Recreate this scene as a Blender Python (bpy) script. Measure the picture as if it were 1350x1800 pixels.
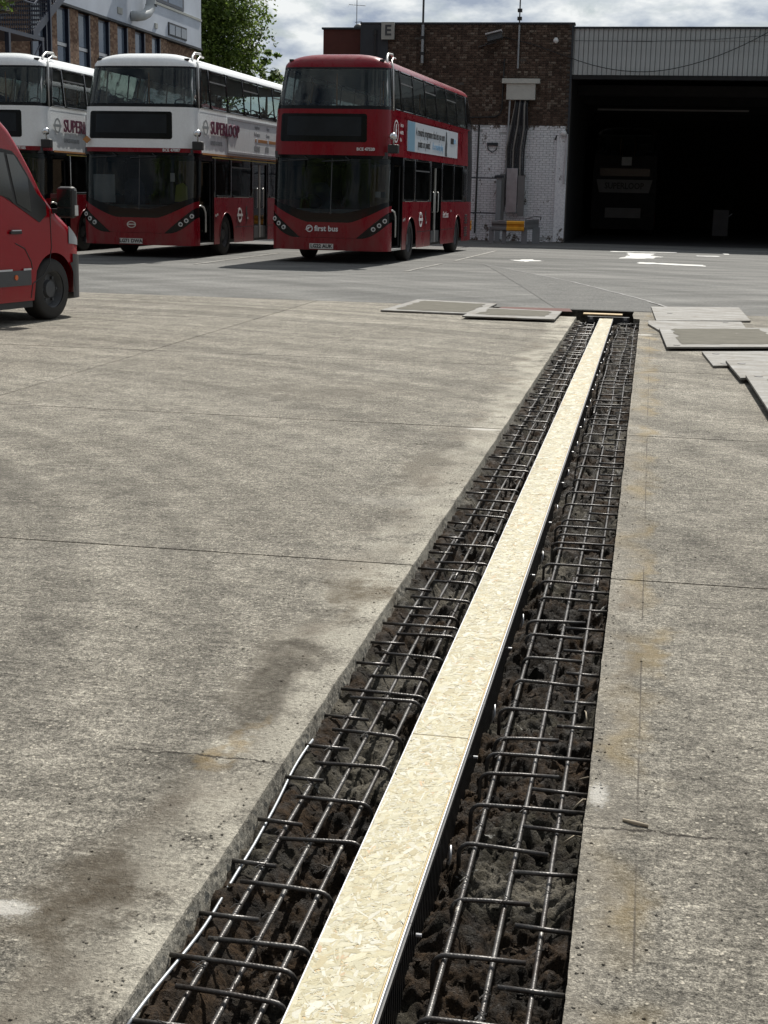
import bpy, bmesh, math, random
from math import sin, cos, pi, radians as R
from mathutils import Vector, Matrix, noise as mn
random.seed(7)
sc = bpy.context.scene
for o in list(bpy.data.objects): bpy.data.objects.remove(o)
C = sc.collection

# ------------------------------------------------------------------ camera
cam_d = bpy.data.cameras.new('camera'); cam = bpy.data.objects.new('camera', cam_d); C.objects.link(cam)
M3 = Matrix(((0.983116, -0.060117, 0.172828), (0.181735, 0.210551, -0.960542), (0.021356, 0.975733, 0.217921)))
cam.matrix_world = Matrix.Translation((0, 0, 1.45)) @ M3.to_4x4()
cam_d.sensor_fit = 'VERTICAL'; cam_d.sensor_height = 36.0
cam_d.lens = 36.0 * 2500.0 / 1800.0
cam_d.clip_start = 0.05; cam_d.clip_end = 3000
sc.camera = cam
# ------------------------------------------------------------------ light
SUN_EL, SUN_AZ = 47.5, 6.0            # azimuth measured from +Y towards +X
world = bpy.data.worlds.new('World'); sc.world = world; world.use_nodes = True
nt = world.node_tree; nt.nodes.clear()
wo = nt.nodes.new('ShaderNodeOutputWorld'); bg = nt.nodes.new('ShaderNodeBackground')
sky = nt.nodes.new('ShaderNodeTexSky'); sky.sky_type = 'NISHITA'; sky.sun_disc = False
sky.sun_elevation = R(SUN_EL); sky.sun_rotation = R(SUN_AZ); sky.air_density = 1.0; sky.dust_density = 1.5
tc = nt.nodes.new('ShaderNodeTexCoord')
mp = nt.nodes.new('ShaderNodeMapping'); mp.inputs['Scale'].default_value = (1, 1, 2.4); mp.inputs['Location'].default_value = (7.9, 1.1, 2.6)
nz = nt.nodes.new('ShaderNodeTexNoise'); nz.inputs['Scale'].default_value = 9.0; nz.inputs['Detail'].default_value = 9; nz.inputs['Roughness'].default_value = 0.58; nz.inputs['Distortion'].default_value = 0.35
nz2 = nt.nodes.new('ShaderNodeTexNoise'); nz2.inputs['Scale'].default_value = 16.0; nz2.inputs['Detail'].default_value = 8; nz2.inputs['Roughness'].default_value = 0.55
cr = nt.nodes.new('ShaderNodeValToRGB'); cr.color_ramp.elements[0].position = 0.42; cr.color_ramp.elements[1].position = 0.50
cc = nt.nodes.new('ShaderNodeValToRGB')
cc.color_ramp.elements[0].position = 0.38; cc.color_ramp.elements[0].color = (4.0, 4.7, 5.9, 1)
cc.color_ramp.elements[1].position = 0.58; cc.color_ramp.elements[1].color = (10.2, 10.5, 10.5, 1)
e = cc.color_ramp.elements.new(0.48); e.color = (6.9, 7.5, 8.1, 1)
mx = nt.nodes.new('ShaderNodeMixRGB')
L = nt.links.new
L(tc.outputs['Generated'], mp.inputs['Vector']); L(mp.outputs[0], nz.inputs['Vector']); L(mp.outputs[0], nz2.inputs['Vector'])
L(nz.outputs['Fac'], cr.inputs[0]); L(nz2.outputs['Fac'], cc.inputs[0])
L(cr.outputs[0], mx.inputs[0])
hs = nt.nodes.new('ShaderNodeHueSaturation'); hs.inputs['Saturation'].default_value = 1.1; hs.inputs['Value'].default_value = 0.8
L(sky.outputs[0], hs.inputs['Color']); L(hs.outputs[0], mx.inputs[1]); L(cc.outputs[0], mx.inputs[2])
# clouds scatter forward: brightest round the sun, duller with the sun at one's back
vm = nt.nodes.new('ShaderNodeVectorMath'); vm.operation = 'DOT_PRODUCT'; vn_ = nt.nodes.new('ShaderNodeVectorMath'); vn_.operation = 'NORMALIZE'
L(tc.outputs['Generated'], vn_.inputs[0]); L(vn_.outputs[0], vm.inputs[0])
vm.inputs[1].default_value = (math.sin(math.radians(SUN_AZ)) * math.cos(math.radians(SUN_EL)), math.cos(math.radians(SUN_AZ)) * math.cos(math.radians(SUN_EL)), math.sin(math.radians(SUN_EL)))
mr = nt.nodes.new('ShaderNodeMapRange'); mr.interpolation_type = 'SMOOTHSTEP'; mr.inputs[1].default_value = -0.9; mr.inputs[2].default_value = 0.75; mr.inputs[3].default_value = 0.17; mr.inputs[4].default_value = 1.0
L(vm.outputs['Value'], mr.inputs[0])
mm_ = nt.nodes.new('ShaderNodeMixRGB'); mm_.blend_type = 'MULTIPLY'; mm_.inputs[0].default_value = 1.0; L(mx.outputs[0], mm_.inputs[1]); L(mr.outputs[0], mm_.inputs[2])
L(mm_.outputs[0], bg.inputs[0]); bg.inputs[1].default_value = 0.069; L(bg.outputs[0], wo.inputs[0])
sun_d = bpy.data.lights.new('sun', 'SUN'); sun_d.energy = 5.0; sun_d.angle = R(0.5); sun_d.color = (1.0, 0.955, 0.88)
sun = bpy.data.objects.new('sun', sun_d); C.objects.link(sun)
sd = Vector((sin(R(SUN_AZ)) * cos(R(SUN_EL)), cos(R(SUN_AZ)) * cos(R(SUN_EL)), sin(R(SUN_EL))))
sun.rotation_euler = sd.to_track_quat('Z', 'Y').to_euler(); sun.location = (0, 20, 40)
sc.view_settings.view_transform = 'Standard'; sc.view_settings.look = 'None'
sc.view_settings.gamma = 1; sc.view_settings.exposure = 0.34; sc.view_settings.use_curve_mapping = False
sc.cycles.max_bounces = 6; sc.cycles.transparent_max_bounces = 16

# ------------------------------------------------------------------ materials
def srgb(r, g, b):
    f = lambda c: (c / 255 / 12.92) if c / 255 <= 0.04045 else ((c / 255 + 0.055) / 1.055) ** 2.4
    return (f(r), f(g), f(b), 1)
class NT:
    """small node-graph helper"""
    def __init__(s, name):
        s.m = bpy.data.materials.new(name); s.m.use_nodes = True; s.t = s.m.node_tree
        s.b = s.t.nodes['Principled BSDF']; s.out = s.t.nodes['Material Output']
        s._p = None
    def n(s, k, **kw):
        x = s.t.nodes.new('ShaderNode' + k)
        for a, v in kw.items(): setattr(x, a, v)
        return x
    def l(s, a, b): s.t.links.new(a, b)
    @property
    def pos(s):
        if s._p is None: s._p = s.n('NewGeometry').outputs['Position']
        return s._p
    def obj(s): return s.n('TexCoord').outputs['Object']
    def mapv(s, v, scale=(1, 1, 1), rot=(0, 0, 0), loc=(0, 0, 0)):
        x = s.n('Mapping'); x.inputs['Scale'].default_value = scale; x.inputs['Rotation'].default_value = rot; x.inputs['Location'].default_value = loc
        s.l(v, x.inputs[0]); return x.outputs[0]
    def noise(s, v, scale, detail=4, rough=0.55, dist=0.0):
        x = s.n('TexNoise'); x.inputs['Scale'].default_value = scale; x.inputs['Detail'].default_value = detail
        x.inputs['Roughness'].default_value = rough; x.inputs['Distortion'].default_value = dist; s.l(v, x.inputs['Vector']); return x.outputs['Fac']
    def vor(s, v, scale, out='Distance', rnd=1.0):
        x = s.n('TexVoronoi'); x.inputs['Scale'].default_value = scale; x.inputs['Randomness'].default_value = rnd; s.l(v, x.inputs['Vector']); return x.outputs[out]
    def ramp(s, f, stops, interp='LINEAR'):
        x = s.n('ValToRGB'); r = x.color_ramp; r.interpolation = interp
        while len(r.elements) < len(stops): r.elements.new(0.5)
        for e_, (p, c) in zip(r.elements, stops):
            e_.position = p; e_.color = c if hasattr(c, '__len__') else (c, c, c, 1)
        s.l(f, x.inputs[0]); return x.outputs[0]
    def mix(s, f, a, b, mode='MIX'):
        x = s.n('MixRGB', blend_type=mode)
        for i, v in enumerate((f, a, b)):
            if hasattr(v, 'is_linked') or hasattr(v, 'links'): s.l(v, x.inputs[i])
            else: x.inputs[i].default_value = v
        return x.outputs[0]
    def math(s, op, a, b=0.0, clamp=False):
        x = s.n('Math', operation=op, use_clamp=clamp)
        for i, v in enumerate((a, b)):
            if hasattr(v, 'links'): s.l(v, x.inputs[i])
            else: x.inputs[i].default_value = v
        return x.outputs[0]
    def sep(s, v):
        x = s.n('SeparateXYZ'); s.l(v, x.inputs[0]); return x.outputs
    def bump(s, h, strength, dist=0.01):
        x = s.n('Bump'); x.inputs['Strength'].default_value = strength; x.inputs['Distance'].default_value = dist
        s.l(h, x.inputs['Height']); s.l(x.outputs[0], s.b.inputs['Normal'])
    def band(s, v, c, hw, soft):
        """1 inside |v-c|<hw, fading over soft"""
        d = s.math('ABSOLUTE', s.math('SUBTRACT', v, c)); d = s.math('SUBTRACT', hw + soft, d)
        return s.math('DIVIDE', d, soft, True)
    def setc(s, v):
        if hasattr(v, 'links'): s.l(v, s.b.inputs['Base Color'])
        else: s.b.inputs['Base Color'].default_value = v
    def setr(s, v, spec=None):
        if hasattr(v, 'links'): s.l(v, s.b.inputs['Roughness'])
        else: s.b.inputs['Roughness'].default_value = v
        if spec is not None: s.b.inputs['Specular IOR Level'].default_value = spec

def simple(name, col, rough=0.5, metal=0.0, spec=0.5, var=0.12, vs=3.0, bump=0.0, bs=60, coat=0.0):
    g = NT(name)
    c = col if len(col) == 4 else (*col, 1)
    o = g.obj()
    f = g.noise(o, vs, 5, 0.6)
    lo = tuple(x * (1 - var) for x in c[:3]) + (1,); hi = tuple(min(1, x * (1 + var)) for x in c[:3]) + (1,)
    g.setc(g.ramp(f, [(0.3, lo), (0.7, hi)])); g.setr(rough, spec); g.b.inputs['Metallic'].default_value = metal
    if coat: g.b.inputs['Coat Weight'].default_value = coat; g.b.inputs['Coat Roughness'].default_value = 0.05
    if bump: g.bump(g.noise(o, bs, 4), bump, 0.004)
    return g.m

def make_concrete():
    g = NT('weathered_concrete'); p = g.pos; X, Y, Z = g.sep(p)
    big = g.noise(p, 0.7, 5, 0.6); mid = g.noise(p, 5.0, 6, 0.65); fine = g.noise(p, 75, 5, 0.8); grit = g.noise(p, 210, 3, 0.7)
    broom = g.noise(g.mapv(p, (3, 26, 22), (0, 0, R(-12))), 1.6, 5, 0.65)
    col = g.ramp(big, [(0.28, (0.188, 0.173, 0.143, 1)), (0.5, (0.220, 0.204, 0.170, 1)), (0.72, (0.262, 0.244, 0.206, 1))])
    col = g.mix(0.75, col, g.ramp(mid, [(0.3, 0.55), (0.5, 0.98), (0.7, 1.35)]), 'MULTIPLY')
    col = g.mix(0.65, col, g.ramp(broom, [(0.30, 0.62), (0.52, 1.0), (0.7, 1.30)]), 'MULTIPLY')
    col = g.mix(0.95, col, g.ramp(fine, [(0.36, 0.30), (0.5, 0.96), (0.62, 1.75)]), 'MULTIPLY')
    col = g.mix(0.8, col, g.ramp(grit, [(0.38, 0.45), (0.5, 1.0), (0.60, 1.6)]), 'MULTIPLY')
    med = g.noise(p, 24, 4, 0.7)
    col = g.mix(0.7, col, g.ramp(med, [(0.36, 0.55), (0.5, 1.0), (0.63, 1.4)]), 'MULTIPLY')
    # pale aggregate stones worn proud
    vc = g.vor(p, 62, 'Color'); vd = g.vor(p, 62)
    chip = g.math('MULTIPLY', g.ramp(g.sep(vc)[0], [(0.80, 0), (0.84, 1)]), g.ramp(vd, [(0.22, 1), (0.34, 0)]))
    col = g.mix(g.math('MULTIPLY', chip, 0.75), col, (0.62, 0.57, 0.47, 1))
    vc2 = g.vor(p, 34, 'Color'); vd2 = g.vor(p, 34)
    pit = g.math('MULTIPLY', g.ramp(g.sep(vc2)[1], [(0.90, 0), (0.93, 1)]), g.ramp(vd2, [(0.16, 1), (0.28, 0)]))
    col = g.mix(g.math('MULTIPLY', pit, 0.8), col, (0.05, 0.045, 0.04, 1))
    # saw-cut margins beside the trench: paler slurry, brown and ochre stains, one greyish strip edge on the right
    wob = g.math('MULTIPLY', g.math('SUBTRACT', g.noise(g.mapv(p, (1, 0.8, 1)), 3.2, 4, 0.65), 0.5), 0.55)
    Xw = g.math('ADD', X, wob)
    marg = g.band(Xw, -0.90, 0.10, 0.18)
    col = g.mix(g.math('MULTIPLY', g.math('MULTIPLY', marg, g.ramp(mid, [(0.34, 0), (0.55, 1)])), 0.9), col, (0.42, 0.395, 0.33, 1))
    col = g.mix(g.math('MULTIPLY', marg, 0.75), col, g.ramp(fine, [(0.36, 0.5), (0.5, 1.0), (0.62, 1.35)]), 'MULTIPLY')
    n1 = g.ramp(g.noise(g.mapv(p, (1, 0.45, 1), loc=(2, 5.1, 0)), 2.3, 4, 0.6), [(0.47, 0), (0.58, 1)])
    st = g.math('MULTIPLY', g.band(Xw, -1.06, 0.05, 0.15), n1)
    col = g.mix(g.math('MULTIPLY', g.math('MULTIPLY', st, g.ramp(mid, [(0.35, 0.1), (0.65, 1)])), 0.65), col, (0.085, 0.064, 0.044, 1))
    # the two large dark stains of the photograph
    for cx_, cy_, rx, ry, k_, cl in ((-1.06, 3.95, 0.13, 0.80, 0.95, (0.070, 0.060, 0.045, 1)), (-0.98, 5.0, 0.10, 0.42, 0.85, (0.10, 0.078, 0.048, 1)), (-1.09, 2.55, 0.11, 0.42, 0.9, (0.080, 0.062, 0.040, 1)), (-1.15, 7.6, 0.16, 0.9, 0.5, (0.12, 0.105, 0.08, 1)), (-3.2, 6.6, 0.9, 0.5, 0.35, (0.13, 0.12, 0.10, 1)), (-2.3, 10.5, 0.8, 0.9, 0.35, (0.14, 0.125, 0.10, 1)),
                                  (-1.03, 3.42, 0.05, 0.16, 0.55, (0.27, 0.19, 0.08, 1)), (-1.2, 6.6, 0.35, 0.25, 0.35, (0.42, 0.40, 0.35, 1)), (0.02, 4.45, 0.05, 0.35, 0.8, (0.09, 0.075, 0.055, 1)), (0.0, 5.2, 0.045, 0.18, 0.7, (0.12, 0.09, 0.06, 1))):
        dx = g.math('DIVIDE', g.math('SUBTRACT', Xw, cx_), rx); dy = g.math('DIVIDE', g.math('SUBTRACT', g.math('ADD', Y, g.math('MULTIPLY', wob, 2.0)), cy_), ry)
        d = g.math('SQRT', g.math('ADD', g.math('MULTIPLY', dx, dx), g.math('MULTIPLY', dy, dy)))
        d = g.math('ADD', d, g.math('ADD', g.math('MULTIPLY', g.math('SUBTRACT', mid, 0.5), 2.2), g.math('MULTIPLY', g.math('SUBTRACT', med, 0.5), 0.9)))
        col = g.mix(g.math('MULTIPLY', g.math('MULTIPLY', g.ramp(d, [(0.4, 1), (1.1, 0)]), g.ramp(med, [(0.35, 0.45), (0.6, 1)])), k_), col, cl)
    # ochre strip right of the trench
    och = g.math('MULTIPLY', g.band(Xw, 0.035, 0.012, 0.075), g.ramp(g.noise(p, 1.7, 3), [(0.42, 0), (0.6, 1)]))
    col = g.mix(g.math('MULTIPLY', och, 0.6), col, (0.28, 0.215, 0.11, 1))
    rm = g.band(Xw, -0.06, 0.06, 0.05)
    col = g.mix(g.math('MULTIPLY', rm, 0.25), col, (0.33, 0.30, 0.25, 1))
    sawline = g.math('MULTIPLY', g.band(g.math('ADD', X, g.math('MULTIPLY', g.math('SUBTRACT', mid, 0.5), 0.004)), 0.052, 0.0012, 0.002), g.ramp(g.noise(p, 0.9, 2), [(0.45, 0), (0.52, 1)]))
    col = g.mix(g.math('MULTIPLY', sawline, 0.7), col, (0.07, 0.06, 0.05, 1))
    # white lime splashes
    for cx_, cy_, rx, ry in ((-0.045, 3.36, 0.03, 0.09), (-1.22, 2.5, 0.07, 0.04), (-0.98, 8.95, 0.13, 0.05), (-0.02, 16.0, 0.12, 0.12)):
        dx = g.math('DIVIDE', g.math('SUBTRACT', X, cx_), rx); dy = g.math('DIVIDE', g.math('SUBTRACT', Y, cy_), ry)
        d = g.math('ADD', g.math('SQRT', g.math('ADD', g.math('MULTIPLY', dx, dx), g.math('MULTIPLY', dy, dy))), g.math('MULTIPLY', g.math('SUBTRACT', fine, 0.5), 2.6))
        col = g.mix(g.math('MULTIPLY', g.ramp(d, [(0.5, 1), (1.0, 0)]), 0.75), col, (0.62, 0.60, 0.55, 1))
    # cracks running off the trench
    for cy_, x0, x1 in ((3.37, -1.35, -0.84), (3.17, -0.1, 0.30)):
        yy = g.math('ADD', Y, g.math('MULTIPLY', g.math('SUBTRACT', g.noise(p, 9, 5, 0.7), 0.5), 0.10))
        ln = g.math('MULTIPLY', g.band(yy, cy_, 0.002, 0.005), g.band(X, (x0 + x1) / 2, (x1 - x0) / 2 - .08, 0.1))
        col = g.mix(g.math('MULTIPLY', ln, 0.9), col, (0.03, 0.025, 0.02, 1))
    oi = g.n('ObjectInfo'); col = g.mix(1.0, col, g.ramp(oi.outputs['Random'], [(0, 0.90), (1, 1.10)]), 'MULTIPLY')
    v3 = g.vor(p, 1.7); v3c = g.sep(g.vor(p, 1.7, 'Color'))[0]
    drip = g.math('MULTIPLY', g.ramp(g.math('ADD', v3, g.math('MULTIPLY', g.math('SUBTRACT', mid, 0.5), 0.10)), [(0.03, 1), (0.09, 0)]), g.ramp(v3c, [(0.55, 0), (0.6, 1)]))
    col = g.mix(g.math('MULTIPLY', drip, 0.55), col, (0.06, 0.055, 0.045, 1))
    # tyre arcs
    cx0 = g.math('ADD', X, 9.0); cy0 = g.math('SUBTRACT', Y, 2.0)
    rad = g.math('SQRT', g.math('ADD', g.math('MULTIPLY', cx0, cx0), g.math('MULTIPLY', cy0, cy0)))
    arcs = g.n('TexNoise'); arcs.noise_dimensions = '1D'; arcs.inputs['Scale'].default_value = 2.2; arcs.inputs['Detail'].default_value = 5
    g.l(g.math('ADD', rad, g.math('MULTIPLY', big, 0.25)), arcs.inputs['W'])
    col = g.mix(0.55, col, g.ramp(arcs.outputs['Fac'], [(0.34, 0.62), (0.52, 1.0), (0.66, 1.22)]), 'MULTIPLY')
    g.setc(col); g.setr(0.92, 0.25)
    h = g.math('ADD', g.math('MULTIPLY', fine, 1.0), g.math('ADD', g.math('MULTIPLY', grit, 0.5), g.math('ADD', g.math('MULTIPLY', chip, 0.35), g.math('MULTIPLY', broom, 0.5))))
    g.bump(h, 1.0, 0.011)
    return g.m

def make_asphalt():
    g = NT('old_asphalt'); p = g.pos; X, Y, Z = g.sep(p)
    big = g.noise(g.mapv(p, (0.6, 1.6, 1)), 0.35, 5, 0.6); mid = g.noise(g.mapv(p, (0.5, 2.4, 1)), 1.8, 6, 0.65); fine = g.noise(p, 22, 5, 0.7); grit = g.noise(p, 90, 2)
    col = g.ramp(big, [(0.30, (0.085, 0.086, 0.082, 1)), (0.5, (0.120, 0.120, 0.113, 1)), (0.7, (0.165, 0.163, 0.154, 1))])
    col = g.mix(0.7, col, g.ramp(mid, [(0.28, 0.7), (0.5, 1), (0.72, 1.25)]), 'MULTIPLY')
    col = g.mix(0.8, col, g.ramp(fine, [(0.34, 0.6), (0.5, 1), (0.66, 1.4)]), 'MULTIPLY')
    col = g.mix(0.5, col, g.ramp(grit, [(0.36, 0.6), (0.5, 1), (0.64, 1.4)]), 'MULTIPLY')
    for cx_, cy_, sc_ in ((-16.0, 12.0, 1.1), (8.0, 14.0, 1.4)):
        a = g.math('SUBTRACT', X, cx_); b = g.math('SUBTRACT', Y, cy_)
        rad = g.math('SQRT', g.math('ADD', g.math('MULTIPLY', a, a), g.math('MULTIPLY', b, b)))
        arcs = g.n('TexNoise'); arcs.noise_dimensions = '1D'; arcs.inputs['Scale'].default_value = sc_; arcs.inputs['Detail'].default_value = 6
        g.l(g.math('ADD', rad, g.math('MULTIPLY', big, 0.4)), arcs.inputs['W'])
        col = g.mix(0.6, col, g.ramp(arcs.outputs['Fac'], [(0.34, 0.70), (0.55, 1.0), (0.7, 1.22)]), 'MULTIPLY')
    g.setc(col); g.setr(0.9, 0.3)
    g.bump(g.math('ADD', fine, g.math('MULTIPLY', grit, 0.5)), 0.7, 0.012)
    return g.m

def make_patch_asphalt():
    g = NT('darker_relaid_asphalt'); p = g.pos
    mid = g.noise(p, 2.5, 6, 0.65); fine = g.noise(p, 26, 5, 0.75); grit = g.noise(p, 90, 2)
    col = g.ramp(mid, [(0.28, (0.085, 0.086, 0.082, 1)), (0.72, (0.128, 0.127, 0.12, 1))])
    col = g.mix(0.9, col, g.ramp(fine, [(0.34, 0.5), (0.5, 1), (0.66, 1.5)]), 'MULTIPLY')
    g.setc(col); g.setr(0.9, 0.3); g.bump(g.math('ADD', fine, grit), 0.7, 0.012)
    return g.m

def make_soil():
    g = NT('wet_clay_soil'); p = g.pos
    big = g.noise(p, 2.2, 4, 0.6); mid = g.noise(p, 16, 6, 0.7); fine = g.noise(p, 110, 4, 0.75)
    cl = g.ramp(big, [(0.36, (0.010, 0.0075, 0.005, 1)), (0.45, (0.036, 0.023, 0.013, 1)), (0.52, (0.018, 0.014, 0.010, 1)), (0.57, (0.038, 0.034, 0.025, 1)), (0.64, (0.11, 0.10, 0.08, 1))])
    cl = g.mix(0.7, cl, g.ramp(mid, [(0.32, 0.55), (0.5, 1.0), (0.68, 1.5)]), 'MULTIPLY')
    cl = g.mix(0.8, cl, g.ramp(fine, [(0.36, 0.4), (0.5, 1), (0.64, 1.7)]), 'MULTIPLY')
    sp = g.math('MULTIPLY', g.ramp(g.noise(p, 4.0, 5, 0.7), [(0.66, 0), (0.70, 1)]), g.ramp(fine, [(0.45, 0), (0.55, 1)]))
    cl = g.mix(sp, cl, (0.42, 0.42, 0.40, 1))
    g.setc(cl); g.setr(g.ramp(mid, [(0.38, 0.5), (0.58, 0.95)]), 0.14)
    g.bump(g.math('ADD', mid, g.math('MULTIPLY', fine, 1.2)), 1.0, 0.010)
    return g.m

def make_brick(name, cols, mortar=False, sx=0.225, sz=0.075):
    g = NT(name); p = g.pos; X, Y, Z = g.sep(p)
    cmb = g.n('CombineXYZ'); g.l(g.math('FLOOR', g.math('DIVIDE', g.math('ADD', X, Y), sx / 2)), cmb.inputs[0]); g.l(g.math('FLOOR', g.math('DIVIDE', Z, sz)), cmb.inputs[2])
    wn = g.n('TexWhiteNoise'); g.l(cmb.outputs[0], wn.inputs['Vector'])
    c = g.ramp(wn.outputs['Value'], cols)
    grime = g.noise(g.mapv(p, (1, 1, 0.5)), 1.1, 5, 0.65); fi = g.noise(p, 28, 4, 0.7)
    c = g.mix(0.75, c, g.ramp(grime, [(0.3, 0.55), (0.5, 1), (0.72, 1.25)]), 'MULTIPLY')
    c = g.mix(0.6, c, g.ramp(fi, [(0.32, 0.6), (0.5, 1), (0.68, 1.3)]), 'MULTIPLY')
    g.setc(c); g.setr(0.9, 0.3); g.bump(fi, 0.5, 0.008)
    return g.m

def make_painted_brick():
    g = NT('flaking_white_paint_on_brick'); p = g.pos; X, Y, Z = g.sep(p)
    n = g.noise(g.mapv(p, (1.3, 1, 1)), 3.2, 6, 0.7); n2 = g.noise(p, 17, 5, 0.7)
    c = g.ramp(n2, [(0.3, (0.58, 0.61, 0.65, 1)), (0.6, (0.84, 0.86, 0.88, 1))])
    # paint lost low down by the ground and near the top edge
    low = g.ramp(Z, [(0.0, 1), (0.2, 0.55), (0.6, 0)])
    top = g.band(Z, 3.78, 0.03, 0.25)
    k = g.math('ADD', n, g.math('MULTIPLY', g.math('MAXIMUM', low, top), 0.12))
    fl = g.ramp(g.math('ADD', k, g.math('MULTIPLY', g.math('SUBTRACT', n2, 0.5), 0.22)), [(0.615, 0), (0.64, 1)])
    c = g.mix(fl, c, (0.12, 0.105, 0.09, 1))
    g.setc(c); g.setr(0.75, 0.3); g.bump(n2, 0.6, 0.012)
    return g.m

def make_paint(name, col, rough=0.28, dirt=0.25, dirtcol=(0.11, 0.09, 0.075, 1), coat=0.6):
    g = NT(name); o = g.obj(); X, Y, Z = g.sep(o)
    n = g.noise(g.mapv(o, (1.5, 1.5, 0.5)), 2.2, 6, 0.7); n2 = g.noise(o, 30, 4, 0.6)
    low = g.ramp(Z, [(0.2, 1), (1.3, 0.12)])
    f = g.math('MULTIPLY', g.math('MULTIPLY', g.ramp(n, [(0.38, 0), (0.68, 1)]), dirt), g.math('ADD', low, 0.35), True)
    c = g.mix(f, col, dirtcol); c = g.mix(0.25, c, g.ramp(n2, [(0.35, 0.85), (0.65, 1.1)]), 'MULTIPLY')
    g.setc(c); g.setr(g.ramp(n, [(0.35, rough * 0.8), (0.7, rough * 1.4)]), 0.22)
    g.b.inputs['Coat Weight'].default_value = coat; g.b.inputs['Coat Roughness'].default_value = 0.08
    return g.m

def make_glass(name, tint=(0.42, 0.47, 0.46, 1), extra=0.06, veil=0.03):
    g = NT(name); g.t.nodes.remove(g.b)
    tr = g.n('BsdfTransparent'); tr.inputs[0].default_value = tint
    gl = g.n('BsdfGlossy'); gl.inputs['Roughness'].default_value = 0.03; gl.inputs[0].default_value = (0.9, 0.95, 0.95, 1)
    fr = g.n('Fresnel'); fr.inputs[0].default_value = 1.5
    bp = g.n('Bump'); bp.inputs['Strength'].default_value = 0.12; bp.inputs['Distance'].default_value = 0.02
    g.l(g.noise(g.obj(), 1.6, 2), bp.inputs['Height']); g.l(bp.outputs[0], gl.inputs['Normal'])
    mxs = g.n('MixShader'); g.l(g.math('ADD', fr.outputs[0], extra, True), mxs.inputs[0]); g.l(tr.outputs[0], mxs.inputs[1]); g.l(gl.outputs[0], mxs.inputs[2])
    df = g.n('BsdfDiffuse'); df.inputs[0].default_value = (0.28, 0.30, 0.30, 1)
    m2 = g.n('MixShader'); g.l(g.math('MULTIPLY', g.ramp(g.noise(g.obj(), 2.5, 5), [(0.4, 0.3), (0.7, 1)]), veil), m2.inputs[0]); g.l(mxs.outputs[0], m2.inputs[1]); g.l(df.outputs[0], m2.inputs[2])
    g.l(m2.outputs[0], g.out.inputs[0])
    return g.m

def make_osb():
    g = NT('wood_strand_colours'); a = g.n('Attribute', attribute_name='Col'); p = g.pos
    gr = g.noise(g.mapv(p, (1, 1, 1)), 160, 3, 0.7)
    c = g.mix(0.5, a.outputs['Color'], g.ramp(gr, [(0.3, 0.72), (0.5, 1), (0.7, 1.15)]), 'MULTIPLY')
    g.setc(c); g.setr(0.6, 0.35); g.bump(gr, 0.3, 0.001)
    return g.m

def make_rebar():
    g = NT('scaled_reinforcing_steel'); p = g.pos; o = g.obj()
    n = g.noise(p, 9, 5, 0.7); n2 = g.noise(p, 70, 3, 0.6)
    c = g.ramp(n, [(0.35, (0.028, 0.020, 0.015, 1)), (0.52, (0.060, 0.056, 0.052, 1)), (0.72, (0.13, 0.125, 0.115, 1))])
    c = g.mix(0.6, c, g.ramp(n2, [(0.35, 0.6), (0.65, 1.3)]), 'MULTIPLY')
    sp = g.ramp(g.noise(p, 26, 4, 0.65), [(0.66, 0), (0.70, 1)])
    c = g.mix(g.math('MULTIPLY', sp, 0.8), c, (0.42, 0.40, 0.35, 1))
    X, Y, Z = g.sep(p)
    wv = g.math('SINE', g.math('MULTIPLY', g.math('ADD', X, Y), 2 * pi / 0.0085))
    g.setc(c); g.setr(0.38, 0.5); g.b.inputs['Metallic'].default_value = 0.25; g.bump(g.math('ADD', n2, g.math('MULTIPLY', wv, 0.05)), 0.8, 0.0016)
    return g.m

def make_plate():
    g = NT('worn_steel_road_plate'); p = g.pos
    n = g.noise(g.mapv(p, (1, 3, 1)), 2.0, 6, 0.68); n2 = g.noise(p, 26, 4, 0.7)
    c = g.ramp(n, [(0.33, (0.15, 0.14, 0.12, 1)), (0.55, (0.23, 0.225, 0.21, 1)), (0.72, (0.33, 0.33, 0.32, 1))])
    c = g.mix(0.5, c, g.ramp(n2, [(0.3, 0.7), (0.7, 1.2)]), 'MULTIPLY')
    rs = g.ramp(g.noise(p, 5.5, 6, 0.7), [(0.56, 0), (0.64, 1)]); c = g.mix(g.math('MULTIPLY', rs, 0.6), c, (0.13, 0.105, 0.08, 1))
    g.setc(c); g.setr(0.8, 0.3); g.bump(n2, 0.4, 0.003)
    return g.m
def make_plate_dirt():
    g = NT('mud_on_plate'); p = g.pos; n = g.noise(p, 6, 6, 0.7)
    c = g.ramp(n, [(0.3, (0.085, 0.08, 0.062, 1)), (0.66, (0.12, 0.112, 0.09, 1)), (0.72, (0.25, 0.24, 0.22, 1))]); g.setc(c); g.setr(0.9, 0.2); return g.m

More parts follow.
